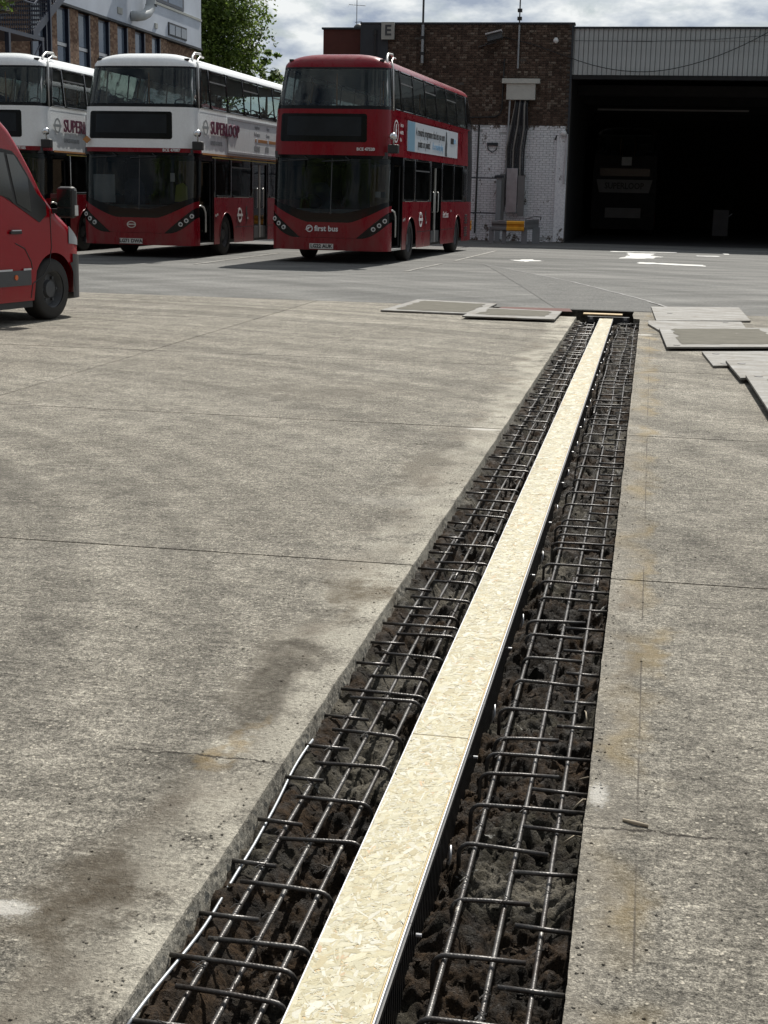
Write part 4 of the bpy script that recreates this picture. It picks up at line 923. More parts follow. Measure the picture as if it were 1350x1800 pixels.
obj('electric_emblem', MB().grid([[(1.286, .66 + q * cos(2 * pi * k / n), 2.75 + q * sin(2 * pi * k / n)) for q in (.20, .235)] for k in range(n + 1)]).xprism([(.62, 2.90), (.70, 2.90), (.68, 2.79), (.73, 2.79), (.62, 2.58), (.65, 2.73), (.59, 2.73)], 1.285, 1.287), 'letterw', red)
for i, s_ in enumerate(('I am an', 'electric', 'bus')): text('side_lettering', s_, .12, 'letterw', red, (1.287, 1.05, 2.90 - .15 * i), SR, .001, .002, .8, 'LEFT')
text('side_lettering', 'first bus', .22, 'letterw', red, (1.288, 6.35, .98), SR, .001, .002)
white1 = build_bus('double_decker_bus', 'white topped double decker bus whose whole front shows beside the red bus', (-10.95, 29.9, 0), 1.0, 'white', 'LG71 DWA', 'BCE 47087')
white2 = build_bus('double_decker_bus', 'white topped double decker bus cut by the left border, partly behind the van', (-14.36, 29.9, 0), 1.0, 'white', 'LG71 DWC', '47105')
for wb in (white1, white2):
    roundel(wb, 'side_roundel', 1.287, .84, 2.78, .165, 'letterg')
    text('side_lettering', 'SUPERLOOP', .39, 'letterp', wb, (1.302, 1.15, 2.78), SR, .010, .005, 1.0, 'LEFT')
    text('small_lettering', 'EXPRESS BUS ROUTES', .12, 'letterg', wb, (1.288, 1.18, 2.47), SR, .001, .002, .72, 'LEFT')
    ad = obj('side_poster', MB().box(1.275, 1.293, 2.45, 8.3, 2.32, 3.06), 'white', wb)
    obj('poster_frame', MB().box(1.285, 1.305, 2.40, 8.35, 3.04, 3.09).box(1.285, 1.305, 2.40, 8.35, 2.29, 2.34).box(1.285, 1.30, 2.40, 2.45, 2.34, 3.04), 'rail', ad)
    obj('route_line', MB().box(1.294, 1.298, 4.6, 8.0, 2.62, 2.69), 'orange', ad)
    for i, (a, b_) in enumerate((('Heathrow', 'Bus Station'), ('Hayes', 'Station'), ('Southall', 'Station'), ('Ealing', 'Road'))):
        yy = 4.75 + .95 * i
        text('stop_lettering', a, .13, 'letterg', ad, (1.295, yy, 2.96), SR, .001, .002, .8); text('stop_lettering', b_, .13, 'letterg', ad, (1.295, yy, 2.80), SR, .001, .002, .8)
        obj('route_stop', MB().cyl((1.294, yy, 2.655), (1.301, yy, 2.655), .065, 12), 'adwhite', ad)
        for j in range((3, 2, 1, 2)[i]): obj('service_symbol', MB().box(1.294, 1.297, yy - .22 + .17 * j, yy - .10 + .17 * j, 2.40, 2.53), 'letterg', ad)
    obj('orange_edge', bpatch(MB(), m_of_y(.55), m_of_y(9.3), 2.205, 2.245, .020, 1, .3), 'orange', wb); obj('yellow_edge', bpatch(MB(), m_of_y(1.3), m_of_y(9.3), 2.15, 2.175, .012, 1, .3), 'yellow', wb)
# the bus standing in the dark garage shows its back
gb = build_bus('double_decker_bus', 'dim double decker bus seen from behind inside the dark depot', (-1.19, 69.9, 0), 180.0, 'white', 'LG71 DWB', '47090', rear=True)
obj('rear_advert', MB().yprism([(-1.0, 1.72), (1.0, 1.72), (1.12, 2.24), (-1.12, 2.24)], 9.97, 9.985), 'bgrey', gb)  # white advert greyed: the dimness of the hall is put into its colour
text('rear_lettering', 'SUPERLOOP', .34, 'letterk', gb, (0, 9.99, 1.98), (R(90), 0, R(180)), .002, .008, .85)
obj('rear_display', MB().box(-1.0, 1.0, 9.965, 9.98, 2.38, 2.68), 'screen', gb); obj('rear_notice', MB().box(-.25, .15, 9.965, 9.985, 2.80, 3.13), 'paper', gb); obj('rear_hatch', MB().box(-.72, .72, 9.965, 9.985, .72, 1.12), 'bgrey', gb)

# ================================================================== red van, front quarter in frame
VN = thing('delivery_van', 'glossy red delivery van cut by the left border with door mirror', 'van', (-6.5, 15.1, 0), -R(10.7))
def vtop(s):
    P_ = [(-6, 2.46), (-1.9, 2.46), (-1.35, 2.42), (-.92, 2.17), (-.75, 2.06), (-.57, 1.88), (-.35, 1.63), (-.19, 1.42), (.08, 1.20), (.28, 1.09), (.55, .93), (.70, .84), (.80, .72)]
    for (a, z0), (b, z1) in zip(P_, P_[1:]):
        if s <= b: return z0 + (z1 - z0) * (s - a) / (b - a)
    return .70
def vin(s): u = max(0, (s + .05) / .86); return (1 - (1 - min(1, u) ** 4) ** .25) * 1.0
def vbot(s): d = abs(s); zz = .24; return zz if d > .40 else max(zz, .34 + math.sqrt(max(0, .40 ** 2 - s * s)))
def vbot2(s): d = abs(s + 3.4); return .24 if d > .42 else max(.24, .34 + math.sqrt(.42 ** 2 - d * d))
S = [-5.2 + .06 * i for i in range(100)]; S = [s for s in S if s < .79] + [.795]
rows_ = []
for s in S:
    zt = vtop(s); zb = max(vbot(s), vbot2(s)); xi = vin(s); r = min(.11, (zt - .24) * .3); row = []
    x0, x1 = -xi, -2.0 + xi
    for k in range(7): row.append((x0, s, zb + (max(zb + .01, zt - r) - zb) * k / 6))
    for k in range(1, 6): a = k / 5 * pi / 2; row.append((x0 - r * (1 - cos(a)), s, zt - r + r * sin(a)))
    for k in range(1, 5): row.append((x0 - r + (x1 + r - x0 + r) * k / 5, s, zt + .03 * sin(pi * k / 5)))
    for k in range(5, -1, -1): a = k / 5 * pi / 2; row.append((x1 + r * (1 - cos(a)), s, zt - r + r * sin(a)))
    for k in range(5, -1, -1): row.append((x1, s, .24 + (zt - r - .24) * k / 6))
    rows_.append(row)
vb = MB().grid(rows_); nn = len(rows_[0]); vb.f.append(tuple(range(len(vb.v) - nn, len(vb.v)))); vb.f.append(tuple(range(nn)))
obj('body', vb, 'vanred', VN, True)
def vs(s, z, off): return (-vin(s) + off, s, z)
def vpoly(name, pts, off, mat, par, th=.0):
    return obj(name, MB().add([vs(s, z, off) for s, z in pts], [tuple(range(len(pts)))]), mat, par)
def vstrip(name, s0, s1, z0, z1, off, mat, par, n=10):
    f0 = z0 if callable(z0) else (lambda s: z0); f1 = z1 if callable(z1) else (lambda s: z1)
    return obj(name, MB().grid([[vs(s0 + (s1 - s0) * k / n, f0(s0 + (s1 - s0) * k / n) * (1 - j / 3) + f1(s0 + (s1 - s0) * k / n) * j / 3, off) for k in range(n + 1)] for j in range(4)]), mat, par, True)
sw_ = vpoly('side_window', [(-1.55, 1.84), (-.92, 1.83), (-.73, 1.81), (-.64, 1.75), (-.48, 1.59), (-.30, 1.38), (-.14, 1.28), (-.13, 1.15), (-.27, 1.07), (-.4, 1.13), (-.82, 1.31), (-.95, 1.36), (-1.55, 1.45)], .006, 'mblack', VN)
vpoly('front_pane', [(-1.45, 1.79), (-.88, 1.79), (-.72, 1.27), (-.82, 1.33), (-1.45, 1.44)], .012, 'vpane', sw_)
vpoly('quarter_pane', [(-.83, 1.78), (-.70, 1.77), (-.47, 1.54), (-.42, 1.18), (-.67, 1.27)], .012, 'vpane', sw_)
for pts in ([(-.06, 1.20), (-.055, 1.0), (-.05, .80), (-.10, .62), (-.22, .5), (-.42, .42), (-.46, .27)], [(-1.45, 1.9), (-1.46, 1.2), (-1.47, .27)], [(-.72, .86), (-.55, .80), (-.44, .66), (-.42, .58)]):
    obj('door_seam', MB().tube([vs(a, b, .001) for a, b in pts], .006, 6), 'mblack', VN)
vstrip('side_moulding', -.46, -1.42, .41, .57, .014, 'dgrey', VN); vstrip('moulding_highlight', -.46, -.60, .57, .59, .017, 'rail', VN); vstrip('moulding_highlight', -.80, -1.42, .57, .59, .017, 'rail', VN)
obj('side_reflector', MB().cyl(vs(-.74, .50, .012), vs(-.74, .50, .024), .028, 12), 'orangel', VN)
hd = obj('door_handle', MB().box(.004, .03, -.82, -.62, .955, .985), 'mblack', VN, bevel=.008); obj('handle_edge', MB().box(.02, .034, -.80, -.64, .987, .999), 'rail', hd)
vstrip('front_bumper', .36, .795, lambda s: .22, lambda s: .72 - .1 * (s - .36), .018, 'mblack', VN, 14)
vstrip('arch_lip', .30, .43, lambda s: .30 if s > .40 else .34 + math.sqrt(max(0, .40 ** 2 - s * s)), lambda s: .62 + .1 * (s - .3), .019, 'mblack', VN, 8)
hlm = vstrip('headlight', .30, .60, lambda s: .84 - .1 * (s - .26), lambda s: min(vtop(s) - .05, 1.03 - .5 * (s - .30)), .006, 'steel', VN, 12)
vpoly('lamp_shadow_gap', [(.285, 1.02), (.298, 1.03), (.298, .83), (.285, .83)], .008, 'mblack', VN)
mm = obj('door_mirror', MB().box(.05, .27, -.02, .10, 1.12, 1.46), 'mblack', VN, bevel=.045)
obj('mirror_glass', MB().box(.075, .245, -.027, -.021, 1.24, 1.43), 'vpane', mm); obj('mirror_glass', MB().box(.075, .245, -.027, -.021, 1.145, 1.225), 'vpane', mm); obj('mirror_indicator', MB().box(.255, .275, .02, .08, 1.15, 1.26), 'lamp', mm)
obj('mirror_arm', MB().box(-.02, .07, -.01, .06, 1.33, 1.38).box(-.02, .07, -.01, .06, 1.17, 1.22), 'mblack', mm)
def vwheel(y):
    t = wheel(VN, -.14, y, 1, r=.34, wid=.235, nut=6); return t
vwheel(0); vwheel(-3.4)
obj('wheel_well', MB().xprism([(-.41, .24)] + [(.41 * cos(a), .34 + .41 * sin(a)) for a in [pi - pi * k / 10 for k in range(11)]] + [(.41, .24)], -.44, -.42), 'mblack', VN)
obj('underbody', MB().box(-1.85, -.15, -5.1, .6, .20, .27), 'mblack', VN); obj('side_sill', MB().box(-.12, -.01, -2.9, -.42, .17, .25), 'mblack', VN)
# ================================================================== depot building
DB = thing('depot_building', 'brown brick bus depot with white painted lower wall and dark open garage', 'building', (0, 48.5, 0))
WX0, WX1 = -9.85, -2.84
obj('wall_core', MB().box(WX0, WX1, .02, .36, -.05, 6.93), 'mortar', DB)
def bm_(): return MB().box(-.1035, .1035, -.012, .03, -.031, .031).mesh('brick')
bmesh_ = bm_()
bw = MB(); bd_ = MB(); cnt = 0
row = 0; z = .05
while z < 6.88:
    off = .1125 if row % 2 else 0
    x = WX0 + .11 + off
    while x < WX1 - .08:
        white = z < 3.76 + .05 * mn.noise(Vector((x * 2, z, 0)))
        if white and x > -6.05 and z > .9 and cnt < 300 and z > 1.5:
            o = link('brick', bmesh_, 'pbrick', DB, (x, random.uniform(-.004, .004) - (.0), z)); o.rotation_euler = (random.uniform(-.03, .03), random.uniform(-.01, .01), random.uniform(-.02, .02)); cnt += 1
        elif random.random() > (.03 if white else .004):
            m_ = bw if white else bd_; d = random.uniform(-.005, .005)
            m_.box(x - .1035, x + .1035, -.012 + d, .03, z - .031, z + .031)
        x += .225
    z += .075; row += 1
tag(obj('painted_brickwork', bw, 'pbrick', DB, fix=False), kind='stuff'); tag(obj('brown_brickwork', bd_, 'brick', DB, fix=False), kind='stuff')
obj('paint_coat', MB().box(WX0, WX1 - .1, .006, .025, .0, 3.76), 'clad', DB)
obj('coping', MB().box(WX0 - .02, WX1 + .03, -.05, .40, 6.93, 6.99), 'slate', DB)
obj('end_pier', MB().box(-3.22, -2.86, -.07, -.013, .02, 3.45), 'pbrick', DB, bevel=.01)
obj('corner_strip', MB().box(-2.90, -2.84, -.06, .02, 3.45, 6.9), 'slate', DB)
# red and slate blocks at the left
obj('red_block', MB().box(-11.2, WX0 - .003, .3, 6, 0, 6.80), 'darkred', DB); obj('red_block_cap', MB().box(-11.25, WX0 - .003, .25, 6, 6.80, 6.86), 'slate', DB)
obj('slate_cladding', MB().box(-9.86, -8.93, -.05, -.014, 4.2, 6.92), 'slate', DB)
obj('vent_pipe', MB().cyl((-9.35, -.09, 4.2), (-9.35, -.09, 6.6), .03, 8).cyl((-9.35, -.09, 6.6), (-9.35, -.09, 6.75), .055, 8), 'mblack', DB)
eb = obj('letter_sign', MB().box(-9.14, -8.71, -.16, -.055, 6.44, 6.985), 'clad2', DB); text('sign_letter', 'E', .46, 'dgrey', eb, (-8.92, -.165, 6.71), FR, .004, .012)
# garage bay: profiled cladding, opening, dark hall
bay = obj('fascia_backing', MB().box(-2.84, 17, .06, .12, 5.36, 6.80), 'clad', DB)
x = -2.80; k = 0
pan1 = MB().yprism([(0, 0), (.150, 0), (.150, 1.08), (0, 1.08)], .0, .06)
def rib(h):
    return MB().add([(0, .04, 0), (.010, .018, 0), (.132, .018, 0), (.140, .04, 0), (.148, .052, 0), (0, .04, h), (.010, .018, h), (.132, .018, h), (.140, .04, h), (.148, .052, h)], [(0, 1, 6, 5), (1, 2, 7, 6), (2, 3, 8, 7), (3, 4, 9, 8)]).mesh('fascia_panel')
rl, ru = rib(1.045), rib(.375)
while x < 16.8:
    o = link('fascia_panel', rl, 'clad', DB, (x, random.uniform(-.006, .004), 5.375)); 
    o = link('fascia_panel', ru, 'clad2' if (-2.15 < x < -1.65) else 'clad', DB, (x, -.012 + random.uniform(-.004, .006), 6.435 + random.uniform(-.006, .006)))
    x += .153; k += 1
obj('fascia_cap', MB().box(-2.86, 17, -.06, .14, 6.80, 6.86), 'slate', DB)
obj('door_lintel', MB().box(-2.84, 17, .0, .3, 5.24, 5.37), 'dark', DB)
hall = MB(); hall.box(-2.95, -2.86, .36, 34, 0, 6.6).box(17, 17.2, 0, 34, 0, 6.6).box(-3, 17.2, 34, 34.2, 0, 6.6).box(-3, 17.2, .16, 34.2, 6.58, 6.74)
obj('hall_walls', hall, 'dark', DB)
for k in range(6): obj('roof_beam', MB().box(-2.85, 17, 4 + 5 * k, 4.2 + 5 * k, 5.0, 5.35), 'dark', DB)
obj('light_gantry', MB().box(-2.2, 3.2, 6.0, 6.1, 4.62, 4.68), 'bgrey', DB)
tag(obj('garage_floor', MB().add([(-2.84, 48.45, .006), (17, 48.45, .006), (17, 82, .006), (-2.84, 82, .006)], [(0, 1, 2, 3)]), 'dark'), 'floor of the dark depot hall with its shade in the colour', kind='structure')
# dim trolley inside
tr = thing('tool_trolley', 'dim upright trolley standing deep inside the dark depot', 'trolley', (2.6, 57.5, 0)); obj('cabinet', MB().box(-.30, .30, -.2, .2, .15, 1.15), 'dgrey', tr, bevel=.02); obj('push_handle', MB().tube([(.3, -.15, .9), (.42, -.15, 1.0), (.42, .15, 1.0), (.3, .15, .9)], .015, 6), 'steel', tr)
for a in (-.22, .22): obj('caster', MB().cyl((a - .02, 0, .075), (a + .02, 0, .075), .07, 12), 'mblack', tr)

# things on the wall
Y0 = 48.5
sb = thing('cable_entry_box', 'cream metal cable box with a wider lid high on the brick wall', 'cable box', (-4.46, Y0, 0))
obj('box_body', MB().box(-.47, .47, -.24, -.02, 4.56, 5.07), 'cream', sb, bevel=.01); obj('box_lid', MB().box(-.62, .61, -.30, -.02, 5.07, 5.22), 'cream', sb, bevel=.01)
cb = thing('cable_bundle', 'thick bundle of black and grey cables hanging below the cream box', 'cables', (0, Y0, 0))
for i in range(11):
    u = i / 10; xt = -4.62 + .40 * u; xm = -4.78 + .55 * u; xb = -4.86 + .58 * u
    P = [(xt, -.13, 4.60), (xt - .02, -.15 - .02 * (i % 3), 4.35), (xm + .03, -.17, 3.7), (xb, -.17 - .02 * (i % 2), 3.0), (xb, -.15, 2.2), (xb + .02, -.14, 1.2)]
    obj('cable', MB().tube(P, .030 if i % 3 else .020, 6), 'cable' if i % 4 == 0 else 'bcable', cb, True)
obj('conduit', MB().cyl((-4.88, -.14, 1.0), (-4.80, -.14, 5.0), .032, 8).cyl((-4.80, -.14, 4.98), (-4.79, -.14, 5.06), .05, 8), 'steel', cb)
tk = thing('cable_trunking', 'grey metal trunking covering the cables behind the guard rail', 'trunking', (0, Y0, 0))
obj('cover', MB().box(-4.80, -4.44, -.36, -.24, .96, 2.38), 'steel', tk, bevel=.006); obj('side_channel', MB().box(-4.42, -4.20, -.34, -.22, .85, 2.15), 'bgrey', tk); obj('side_channel', MB().box(-5.02, -4.86, -.30, -.2, .6, 2.2), 'bgrey', tk)
fr = thing('post_and_rail', 'grey posts with two thin rails fixed before the white wall', 'railing', (0, Y0, 0))
for xx in (-5.02,): obj('post', MB().box(xx - .08, xx + .08, -.62, -.46, 0, 2.15), 'post', fr); obj('post_cap', MB().box(xx - .14, xx + .14, -.66, -.42, 2.06, 2.14), 'slate', fr)
for zz in (2.05, .92): obj('rail', MB().cyl((-9.6, -.54, zz), (-4.95, -.54, zz), .022, 8), 'slate', fr)
obj('down_pipe', MB().cyl((-5.83, -.08, .25), (-5.80, -.08, 3.75), .03, 8), 'mblack', fr)
gr_ = thing('guard_rail', 'short yellow and grey crash barrier on posts before the white wall', 'barrier', (0, 46.6, 0))
prof = [(-.0, .0), (-.05, .03), (-.05, .09), (.0, .13), (.0, .18), (-.05, .22), (-.05, .28), (.0, .31)]
def wbeam(x0, x1, y0, y1, z0, mat, nm, par):
    return obj(nm, MB().grid([[(x0, y0 + a, z0 + b) for a, b in prof], [(x1, y1 + a, z0 + b) for a, b in prof]]), mat, par, solid=.01)
wbeam(-5.02, -4.54, -.42, -.42, .40, 'bgrey', 'beam', gr_); wbeam(-4.54, -3.98, -.42, -.42, .40, 'amber', 'yellow_beam', gr_); wbeam(-3.96, -3.62, -.40, .9, .45, 'bgrey', 'return_beam', gr_)
obj('beam_top', MB().box(-4.82, -4.60, -.47, -.43, .705, .72), 'rail', gr_)
obj('hoop', MB().tube([(-3.98, -.3, .78), (-3.7, .1, .86), (-3.55, .8, .84), (-3.6, 1.3, .75)], .02, 6), 'bgrey', gr_, True)
for xx, yy, w_ in ((-5.03, -.30, .07), (-4.62, -.28, .06), (-3.98, -.28, .09), (-3.66, .4, .12)): obj('post', MB().box(xx - w_, xx + w_, yy - .06, yy + .06, 0, .52), 'post', gr_)
g2 = thing('guard_rail', 'yellow barrier end peeping out behind the rear of the red bus', 'barrier', (0, 46.6, 0))
wbeam(-6.9, -6.2, -.3, -.3, .38, 'bgrey', 'beam', g2); wbeam(-6.2, -5.68, -.3, -.3, .38, 'amber', 'yellow_beam', g2); obj('beam_top', MB().box(-6.0, -5.70, -.35, -.31, .685, .70), 'rail', g2); obj('post', MB().box(-6.3, -6.2, -.2, -.1, 0, .5), 'post', g2)
fl = thing('flood_light', 'grey floodlight tilted on a bracket near the wall top', 'floodlight', (-5.38, Y0 - .25, 6.55)); h_ = obj('housing', MB().xprism([(-.16, -.13), (.08, -.16), (.14, .06), (-.10, .12)], -.24, .24), 'dgrey', fl); obj('hood', MB().xprism([(-.2, .08), (.14, .06), (.14, .09), (-.2, .12)], -.27, .27), 'rail', fl); obj('bracket', MB().box(-.35, -.28, .0, .23, -.18, -.15).box(-.6, .0, .18, .23, -.20, -.17), 'dgrey', fl); fl.rotation_euler = (0, R(-14), 0)
dc = thing('dome_camera', 'small white round camera near the wall corner', 'camera', (-3.40, Y0 - .1, 6.42)); n = 14
obj('dome', MB().grid([[(.085 * sin(a) * cos(2 * pi * k / n), .085 * sin(a) * sin(2 * pi * k / n), .085 * cos(a)) for k in range(n + 1)] for a in [pi * j / 8 for j in range(9)]]), 'letterw', dc, True); obj('mount', MB().box(-.04, .04, .02, .1, .02, .10), 'letterw', dc)
bl = thing('wall_lamp', 'round white bulkhead lamp at the garage door corner', 'lamp', (-3.02, Y0 - .12, 3.52)); obj('globe', MB().grid([[(.11 * sin(a) * cos(2 * pi * k / n), .11 * sin(a) * sin(2 * pi * k / n), .11 * cos(a)) for k in range(n + 1)] for a in [pi * j / 8 for j in range(9)]]), 'letterw', bl, True); obj('bracket', MB().tube([(-.02, .08, -.12), (-.22, .1, -.08), (-.26, .1, -.2)], .03, 6), 'mblack', bl)
gu = thing('gutter_pipe', 'pale downpipe at the garage door jamb', 'pipe', (0, Y0, 0)); obj('pipe', MB().cyl((-2.93, -.12, 1.9), (-2.89, -.12, 3.5), .035, 8), 'rail', gu)
cp = thing('black_conduit', 'black conduit bending along the brick wall behind the red bus', 'conduit', (0, Y0, 0)); obj('pipe', MB().tube([(-5.05, -.04, 5.85), (-5.07, -.04, 4.3), (-5.12, -.04, 4.12), (-5.3, -.04, 4.02), (-6.2, -.04, 3.99), (-9.5, -.04, 3.97)], .022, 6), 'mblack', cp, True)
lp = thing('wall_bracket', 'small dark hanging bracket on the white wall', 'bracket', (0, Y0, 0)); obj('loop', MB().tube([(-5.50, -.05, 3.13), (-5.18, -.05, 3.13), (-5.20, -.05, 2.98), (-5.34, -.05, 2.88), (-5.48, -.05, 2.98), (-5.50, -.05, 3.13)], .018, 6), 'slate', lp)
obj('bar', MB().box(-5.52, -5.16, -.07, -.02, 3.1, 3.2), 'slate', lp)
for nm, xx, z0, z1, lab, r in (('aerial_pole', -7.76, 5.7, 9.4, 'tall thin pole mast bolted to the brick wall above the red bus', .035), ('aerial_pole', -4.60, 6.9, 9.6, 'thin mast with small boxes rising near the floodlight', .022)):
    ap = thing(nm, lab, 'mast', (xx, Y0 - .12, 0), 0, 'masts on the depot wall'); obj('pole', MB().cyl((0, 0, z0), (0, 0, z1), r, 8), 'dgrey', ap)
    obj('lower_sleeve', MB().cyl((0, -.0, z0), (0, 0, 6.9), r * 1.4, 8), 'steel', ap) if xx < -6 else obj('beaded_lead', MB().cyl((0, .02, 5.55), (0, .02, 6.9), .03, 6), 'steel', ap)
    for zz in ((6.0, 6.5) if xx < -6 else (7.1, 7.35)): obj('clamp', MB().box(-.07, .07, -.05, .12, zz - .05, zz + .05), 'mblack', ap)
an = thing('roof_aerial', 'small forked television aerial on the red block roof', 'aerial', (-10.42, 50.5, 0))
obj('mast', MB().cyl((0, 0, 6.8), (0, 0, 7.95), .015, 6), 'steel', an); obj('boom', MB().cyl((-.28, 0, 7.80), (.30, 0, 7.76), .01, 6), 'steel', an); obj('boom', MB().cyl((-.05, 0, 7.22), (.18, 0, 7.24), .012, 6), 'steel', an)
for a in (-.28, -.1, .1, .3): obj('element', MB().cyl((a, -.1, 7.74), (a, .05, 7.84), .008, 5), 'steel', an)
ve = thing('roof_vent', 'low round grey vent on the red block roof', 'vent', (-10.1, 49.3, 6.86)); obj('cowl', MB().grid([[(.18 * sin(a) * cos(2 * pi * k / n), .18 * sin(a) * sin(2 * pi * k / n), .18 * cos(a)) for k in range(n + 1)] for a in [pi / 2 * j / 5 for j in range(6)]]), 'dgrey', ve, True); obj('base', MB().cyl((0, 0, -.05), (0, 0, 0), .2, 14), 'slate', ve)
hc = thing('hanging_cable', 'slack black cable sagging across the grey cladding', 'cable', (0, Y0 - .1, 0))
P = [(-5.2, .05, 6.55), (-4.2, .04, 6.32)] + [(-2.95 + .25 * k, 0, (5.47 + .42 * ((.6 - 2.95 + .25 * k) / 2.3) ** 2) if -2.95 + .25 * k < -.6 else 5.47 + 1.28 * ((.6 - 2.95 + .25 * k) / 3.95) ** 1.8) for k in range(27)]
obj('sagging_run', MB().tube(P, .013, 5), 'mblack', hc, True)
obj('straight_run', MB().tube([(-2.8, 0, 6.42), (-.5, 0, 6.40), (1.5, 0, 6.46), (3.6, 0, 6.62)], .008, 5), 'mblack', hc)

# ================================================================== office building at the left
OB = thing('office_building', 'white rendered office building over brown brick with tall windows', 'building', (-22, 0, 0))
obj('white_upper_wall', MB().box(-14, .10, 44, 69.1, 8.12, 16), 'whitewall', OB)
obj('drip_edge', MB().box(-.02, .16, 44, 69.1, 8.03, 8.12), 'slate', OB)
obj('brick_wall', MB().box(-14, -.12, 44, 69.0, 0, 8.03), 'brick2', OB)
obj('string_course', MB().box(-.10, .14, 62.0, 69.12, 9.36, 9.46), 'clad2', OB)
ws_ = [49.85, 51.9, 53.95, 56.03, 58.1, 60.2, 62.2]
for i, y in enumerate(ws_):
    w = obj('window', MB().box(-.12, -.07, y - .02, y + 1.12, 4.6, 7.97), 'navy', OB)
    obj('upper_pane', MB().box(-.07, -.06, y + .06, y + .94, 6.75, 7.88), 'pane', w); obj('lower_pane', MB().box(-.07, -.06, y + .06, y + .94, 4.7, 6.58), 'pane', w); obj('transom', MB().box(-.07, -.02, y + .02, y + .98, 6.60, 6.72), 'rail', w)
    obj('window_reveal', MB().box(-.12, .06, y + 1.0, y + 1.12, 4.6, 7.97), 'navy', OB)
    obj('brick_pier', MB().box(-.12, .04, y + 1.12, y + 2.02, 0, 8.02), 'brick2', OB)
w = obj('window', MB().box(.10, .14, 64.2, 66.8, 8.24, 8.80), 'slate', OB)
for k in range(3): obj('pane', MB().box(.14, .15, 64.3 + .84 * k, 65.04 + .84 * k, 8.3, 8.72), 'pane', w)
w = obj('window', MB().box(.10, .14, 61.9, 66.4, 9.5, 11.2), 'navy', OB)
for k in range(2): obj('pane', MB().box(.14, .15, 62.05 + 2.15 * k, 64.0 + 2.15 * k, 9.62, 11.1), 'pane', w)
obj('wall_vent', MB().box(.10, .15, 57.9, 58.4, 8.42, 8.66), 'clad2', OB); obj('wall_vent', MB().box(.10, .15, 62.4, 62.7, 8.34, 8.55), 'clad2', OB)
dp = thing('extract_duct', 'round steel extract duct bending up the white wall', 'duct', (-21.75, 0, 0))
obj('duct', MB().tube([(-.15, 59.55, 8.50), (.10, 59.6, 8.50), (.22, 59.9, 8.56), (.25, 60.4, 8.72), (.25, 60.8, 9.0), (.25, 60.9, 9.4), (.25, 60.9, 12.5)], .21, 14), 'clad', dp, True)
for zz in (9.05, 9.9): obj('collar', MB().cyl((.25, 60.9, zz), (.25, 60.9, zz + .08), .25, 14), 'dgrey', dp)
fe = thing('fire_escape', 'black steel fire escape stair against the office wall', 'stair', (-21.0, 0, 0))
obj('landing', MB().box(-.9, .9, 41.0, 46.3, 6.14, 6.26), 'navy', fe); obj('landing', MB().box(-.9, .9, 49.2, 51.6, 8.4, 8.5), 'navy', fe)
for xx in (-.85, .85):
    obj('stringer', MB().xprism([(45.6, 6.1), (45.6, 6.4), (49.3, 8.6), (49.3, 8.3)], xx - .03, xx + .03), 'navy', fe); obj('hand_rail', MB().tube([(xx, 41.0, 7.25), (xx, 45.8, 7.25), (xx, 49.4, 9.45), (xx, 51.6, 9.45)], .035, 6), 'navy', fe)
    for q in range(60): yy = 41.05 + q * .17; zb = 6.2 if yy < 45.8 else min(8.45, 6.2 + (yy - 45.8) * .61); obj('baluster', MB().cyl((xx, yy, zb), (xx, yy, zb + 1.04), .014, 5), 'navy', fe)
for q in range(12): obj('tread', MB().box(-.85, .85, 45.7 + q * .3, 45.98 + q * .3, 6.30 + q * .18, 6.34 + q * .18), 'navy', fe)
for yy in (43.6, 46.15): obj('support_post', MB().box(.80, .94, yy, yy + .14, 0, 6.14), 'navy', fe)
obj('wall_post', MB().box(.80, .92, 46.9, 47.0, 0, 9.6), 'navy', fe)
obj('cross_brace', MB().tube([(.88, 44.9, 5.0), (.88, 46.2, 6.1)], .03, 6), 'navy', fe)

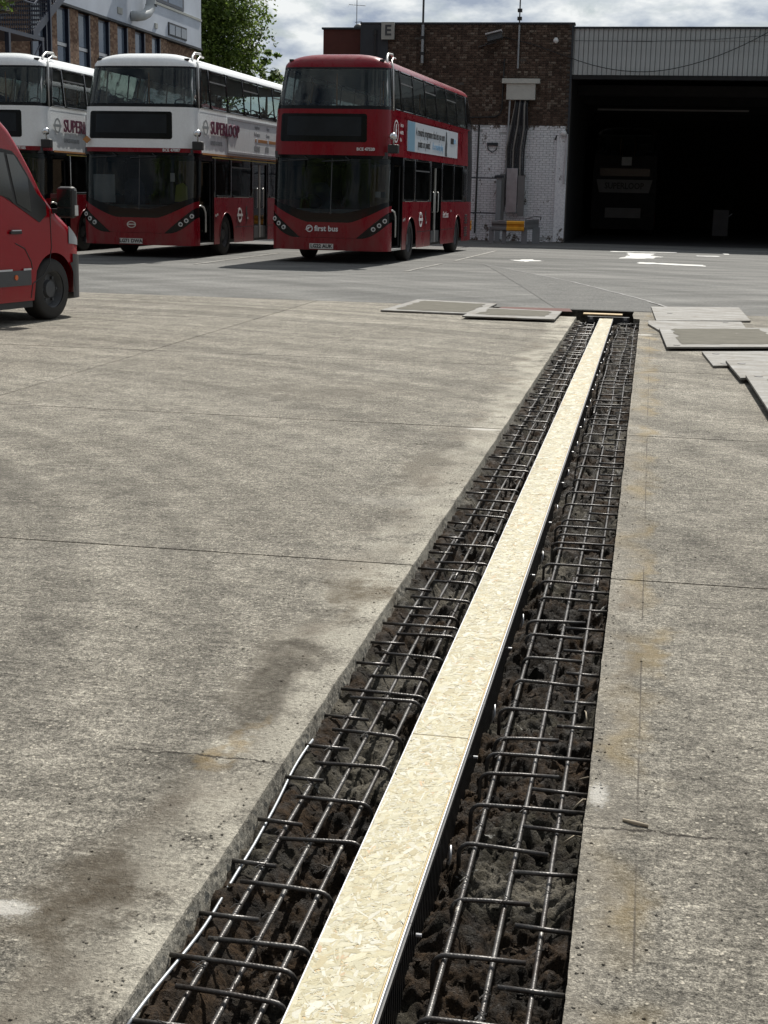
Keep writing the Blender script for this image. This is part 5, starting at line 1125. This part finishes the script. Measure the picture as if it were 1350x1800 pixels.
# ================================================================== trees
def tree(name, label, loc, H_, rad, zc, n, leafm, leafs, seed, lean=0, flat=1.0):
    random.seed(seed); t = thing(name, label, 'tree', loc)
    tb = MB(); tb.tube([(0, 0, 0), (.1, 0, H_ * .25), (.0, .1, H_ * .5), (.1, 0, H_ * .8)], [.28, .22, .15, .05], 9)
    ends = []
    for i in range(16):
        a = i * 2.4; z0 = H_ * random.uniform(.25, .7); l = rad * random.uniform(.5, .95); up = random.uniform(.3, 1.0)
        e_ = Vector((l * cos(a), l * sin(a), z0 + l * up)); ends.append(e_); tb.tube([(0, 0, z0), tuple(Vector((0, 0, z0)).lerp(e_, .5) + Vector((0, 0, .1))), tuple(e_)], [.08, .05, .02], 6)
    obj('trunk', tb, 'bark', t, True)
    V = []; F = []; col = []; clumps = []
    for i in range(int(n / 60)):
        while True:
            p = Vector((random.uniform(-1, 1), random.uniform(-1, 1), random.uniform(-1, 1)))
            if .35 < p.length < 1: break
        k = 1 + .22 * mn.noise(p * 2.2 + Vector((seed, 0, 0))); clumps.append((Vector((p.x * rad * k, p.y * rad * k, zc + p.z * rad * flat * k)), random.uniform(.3, .62) * rad / 3.2, random.random()))
    for c, r, sh in clumps:
        for j in range(60):
            d = Vector((random.gauss(0, 1), random.gauss(0, 1), random.gauss(0, .75))) * r * .62; p = c + d
            nrm = (d.normalized() * .5 + Vector((random.gauss(0, .6), random.gauss(0, .6), .8 + random.gauss(0, .4)))).normalized(); u = nrm.orthogonal().normalized(); u.rotate(Matrix.Rotation(random.uniform(0, 6.28), 3, nrm)); w_ = nrm.cross(u); s = leafs * random.uniform(.6, 1.25)
            b = len(V); V += [tuple(p - u * s), tuple(p + w_ * s * .55 - u * s * .1), tuple(p + u * s), tuple(p - w_ * s * .55 - u * s * .1)]; F.append((b, b + 1, b + 2, b + 3)); q = min(1, max(0, sh * .6 + random.random() * .4)); col += [q, q, q, 1] * 4
    me = bpy.data.meshes.new('crown'); me.from_pydata(V, [], F); at = me.color_attributes.new('Col', 'FLOAT_COLOR', 'POINT'); at.data.foreach_set('color', col)
    link('crown', me, leafm, t); return t
tree('leafy_tree', 'dense green tree rising between the office corner and the red bus', (-25.7, 77.5, 0), 14, 4.3, 10.4, 60000, 'leaf', .125, 3, flat=1.35)
tree('leafy_tree', 'bright green tree top peeping in at the upper left corner', (-18.35, 38, 0), 11, 1.9, 8.0, 7000, 'leaf2', .09, 5, flat=1.0)
tree('small_tree', 'low leafy branch just left of the red bus roof', (-22.2, 82, 0), 8.6, 1.4, 8.1, 1500, 'leaf2', .13, 9)

# ================================================================== behind the camera: trees mirrored in bus glass, workshop added to dim fronts and reflections
WB = thing('added_workshop', 'long brick workshop added behind the camera to dim the light on the bus fronts', 'building', (0, -24, 0))
obj('brick_wall', MB().box(-40, 30, -8, 0, 0, 8.5), 'brick2', WB); obj('flat_roof', MB().box(-40.3, 30.3, -8.3, .3, 8.5, 8.8), 'slate', WB)
for k in range(13): w = obj('window', MB().box(-38 + 5.2 * k, -35.6 + 5.2 * k, .0, .06, 3.2, 5.4), 'navy', WB); obj('pane', MB().box(-37.9 + 5.2 * k, -35.7 + 5.2 * k, .06, .07, 3.3, 5.3), 'pane', w)
for k, (xx, yy, hh) in enumerate(((-31, -38, 16), (-17, -40, 18), (-4, -37, 15), (10, -41, 18))):
    tree('leafy_tree', ('dark tree farthest left behind the workshop', 'tallest dark tree behind the workshop roof', 'lower dark tree behind the middle of the workshop', 'dark tree behind the right end of the workshop')[k], (xx, yy, 0), hh, 5.5, hh * .68, 5000, 'leaf', .32, 20 + k)
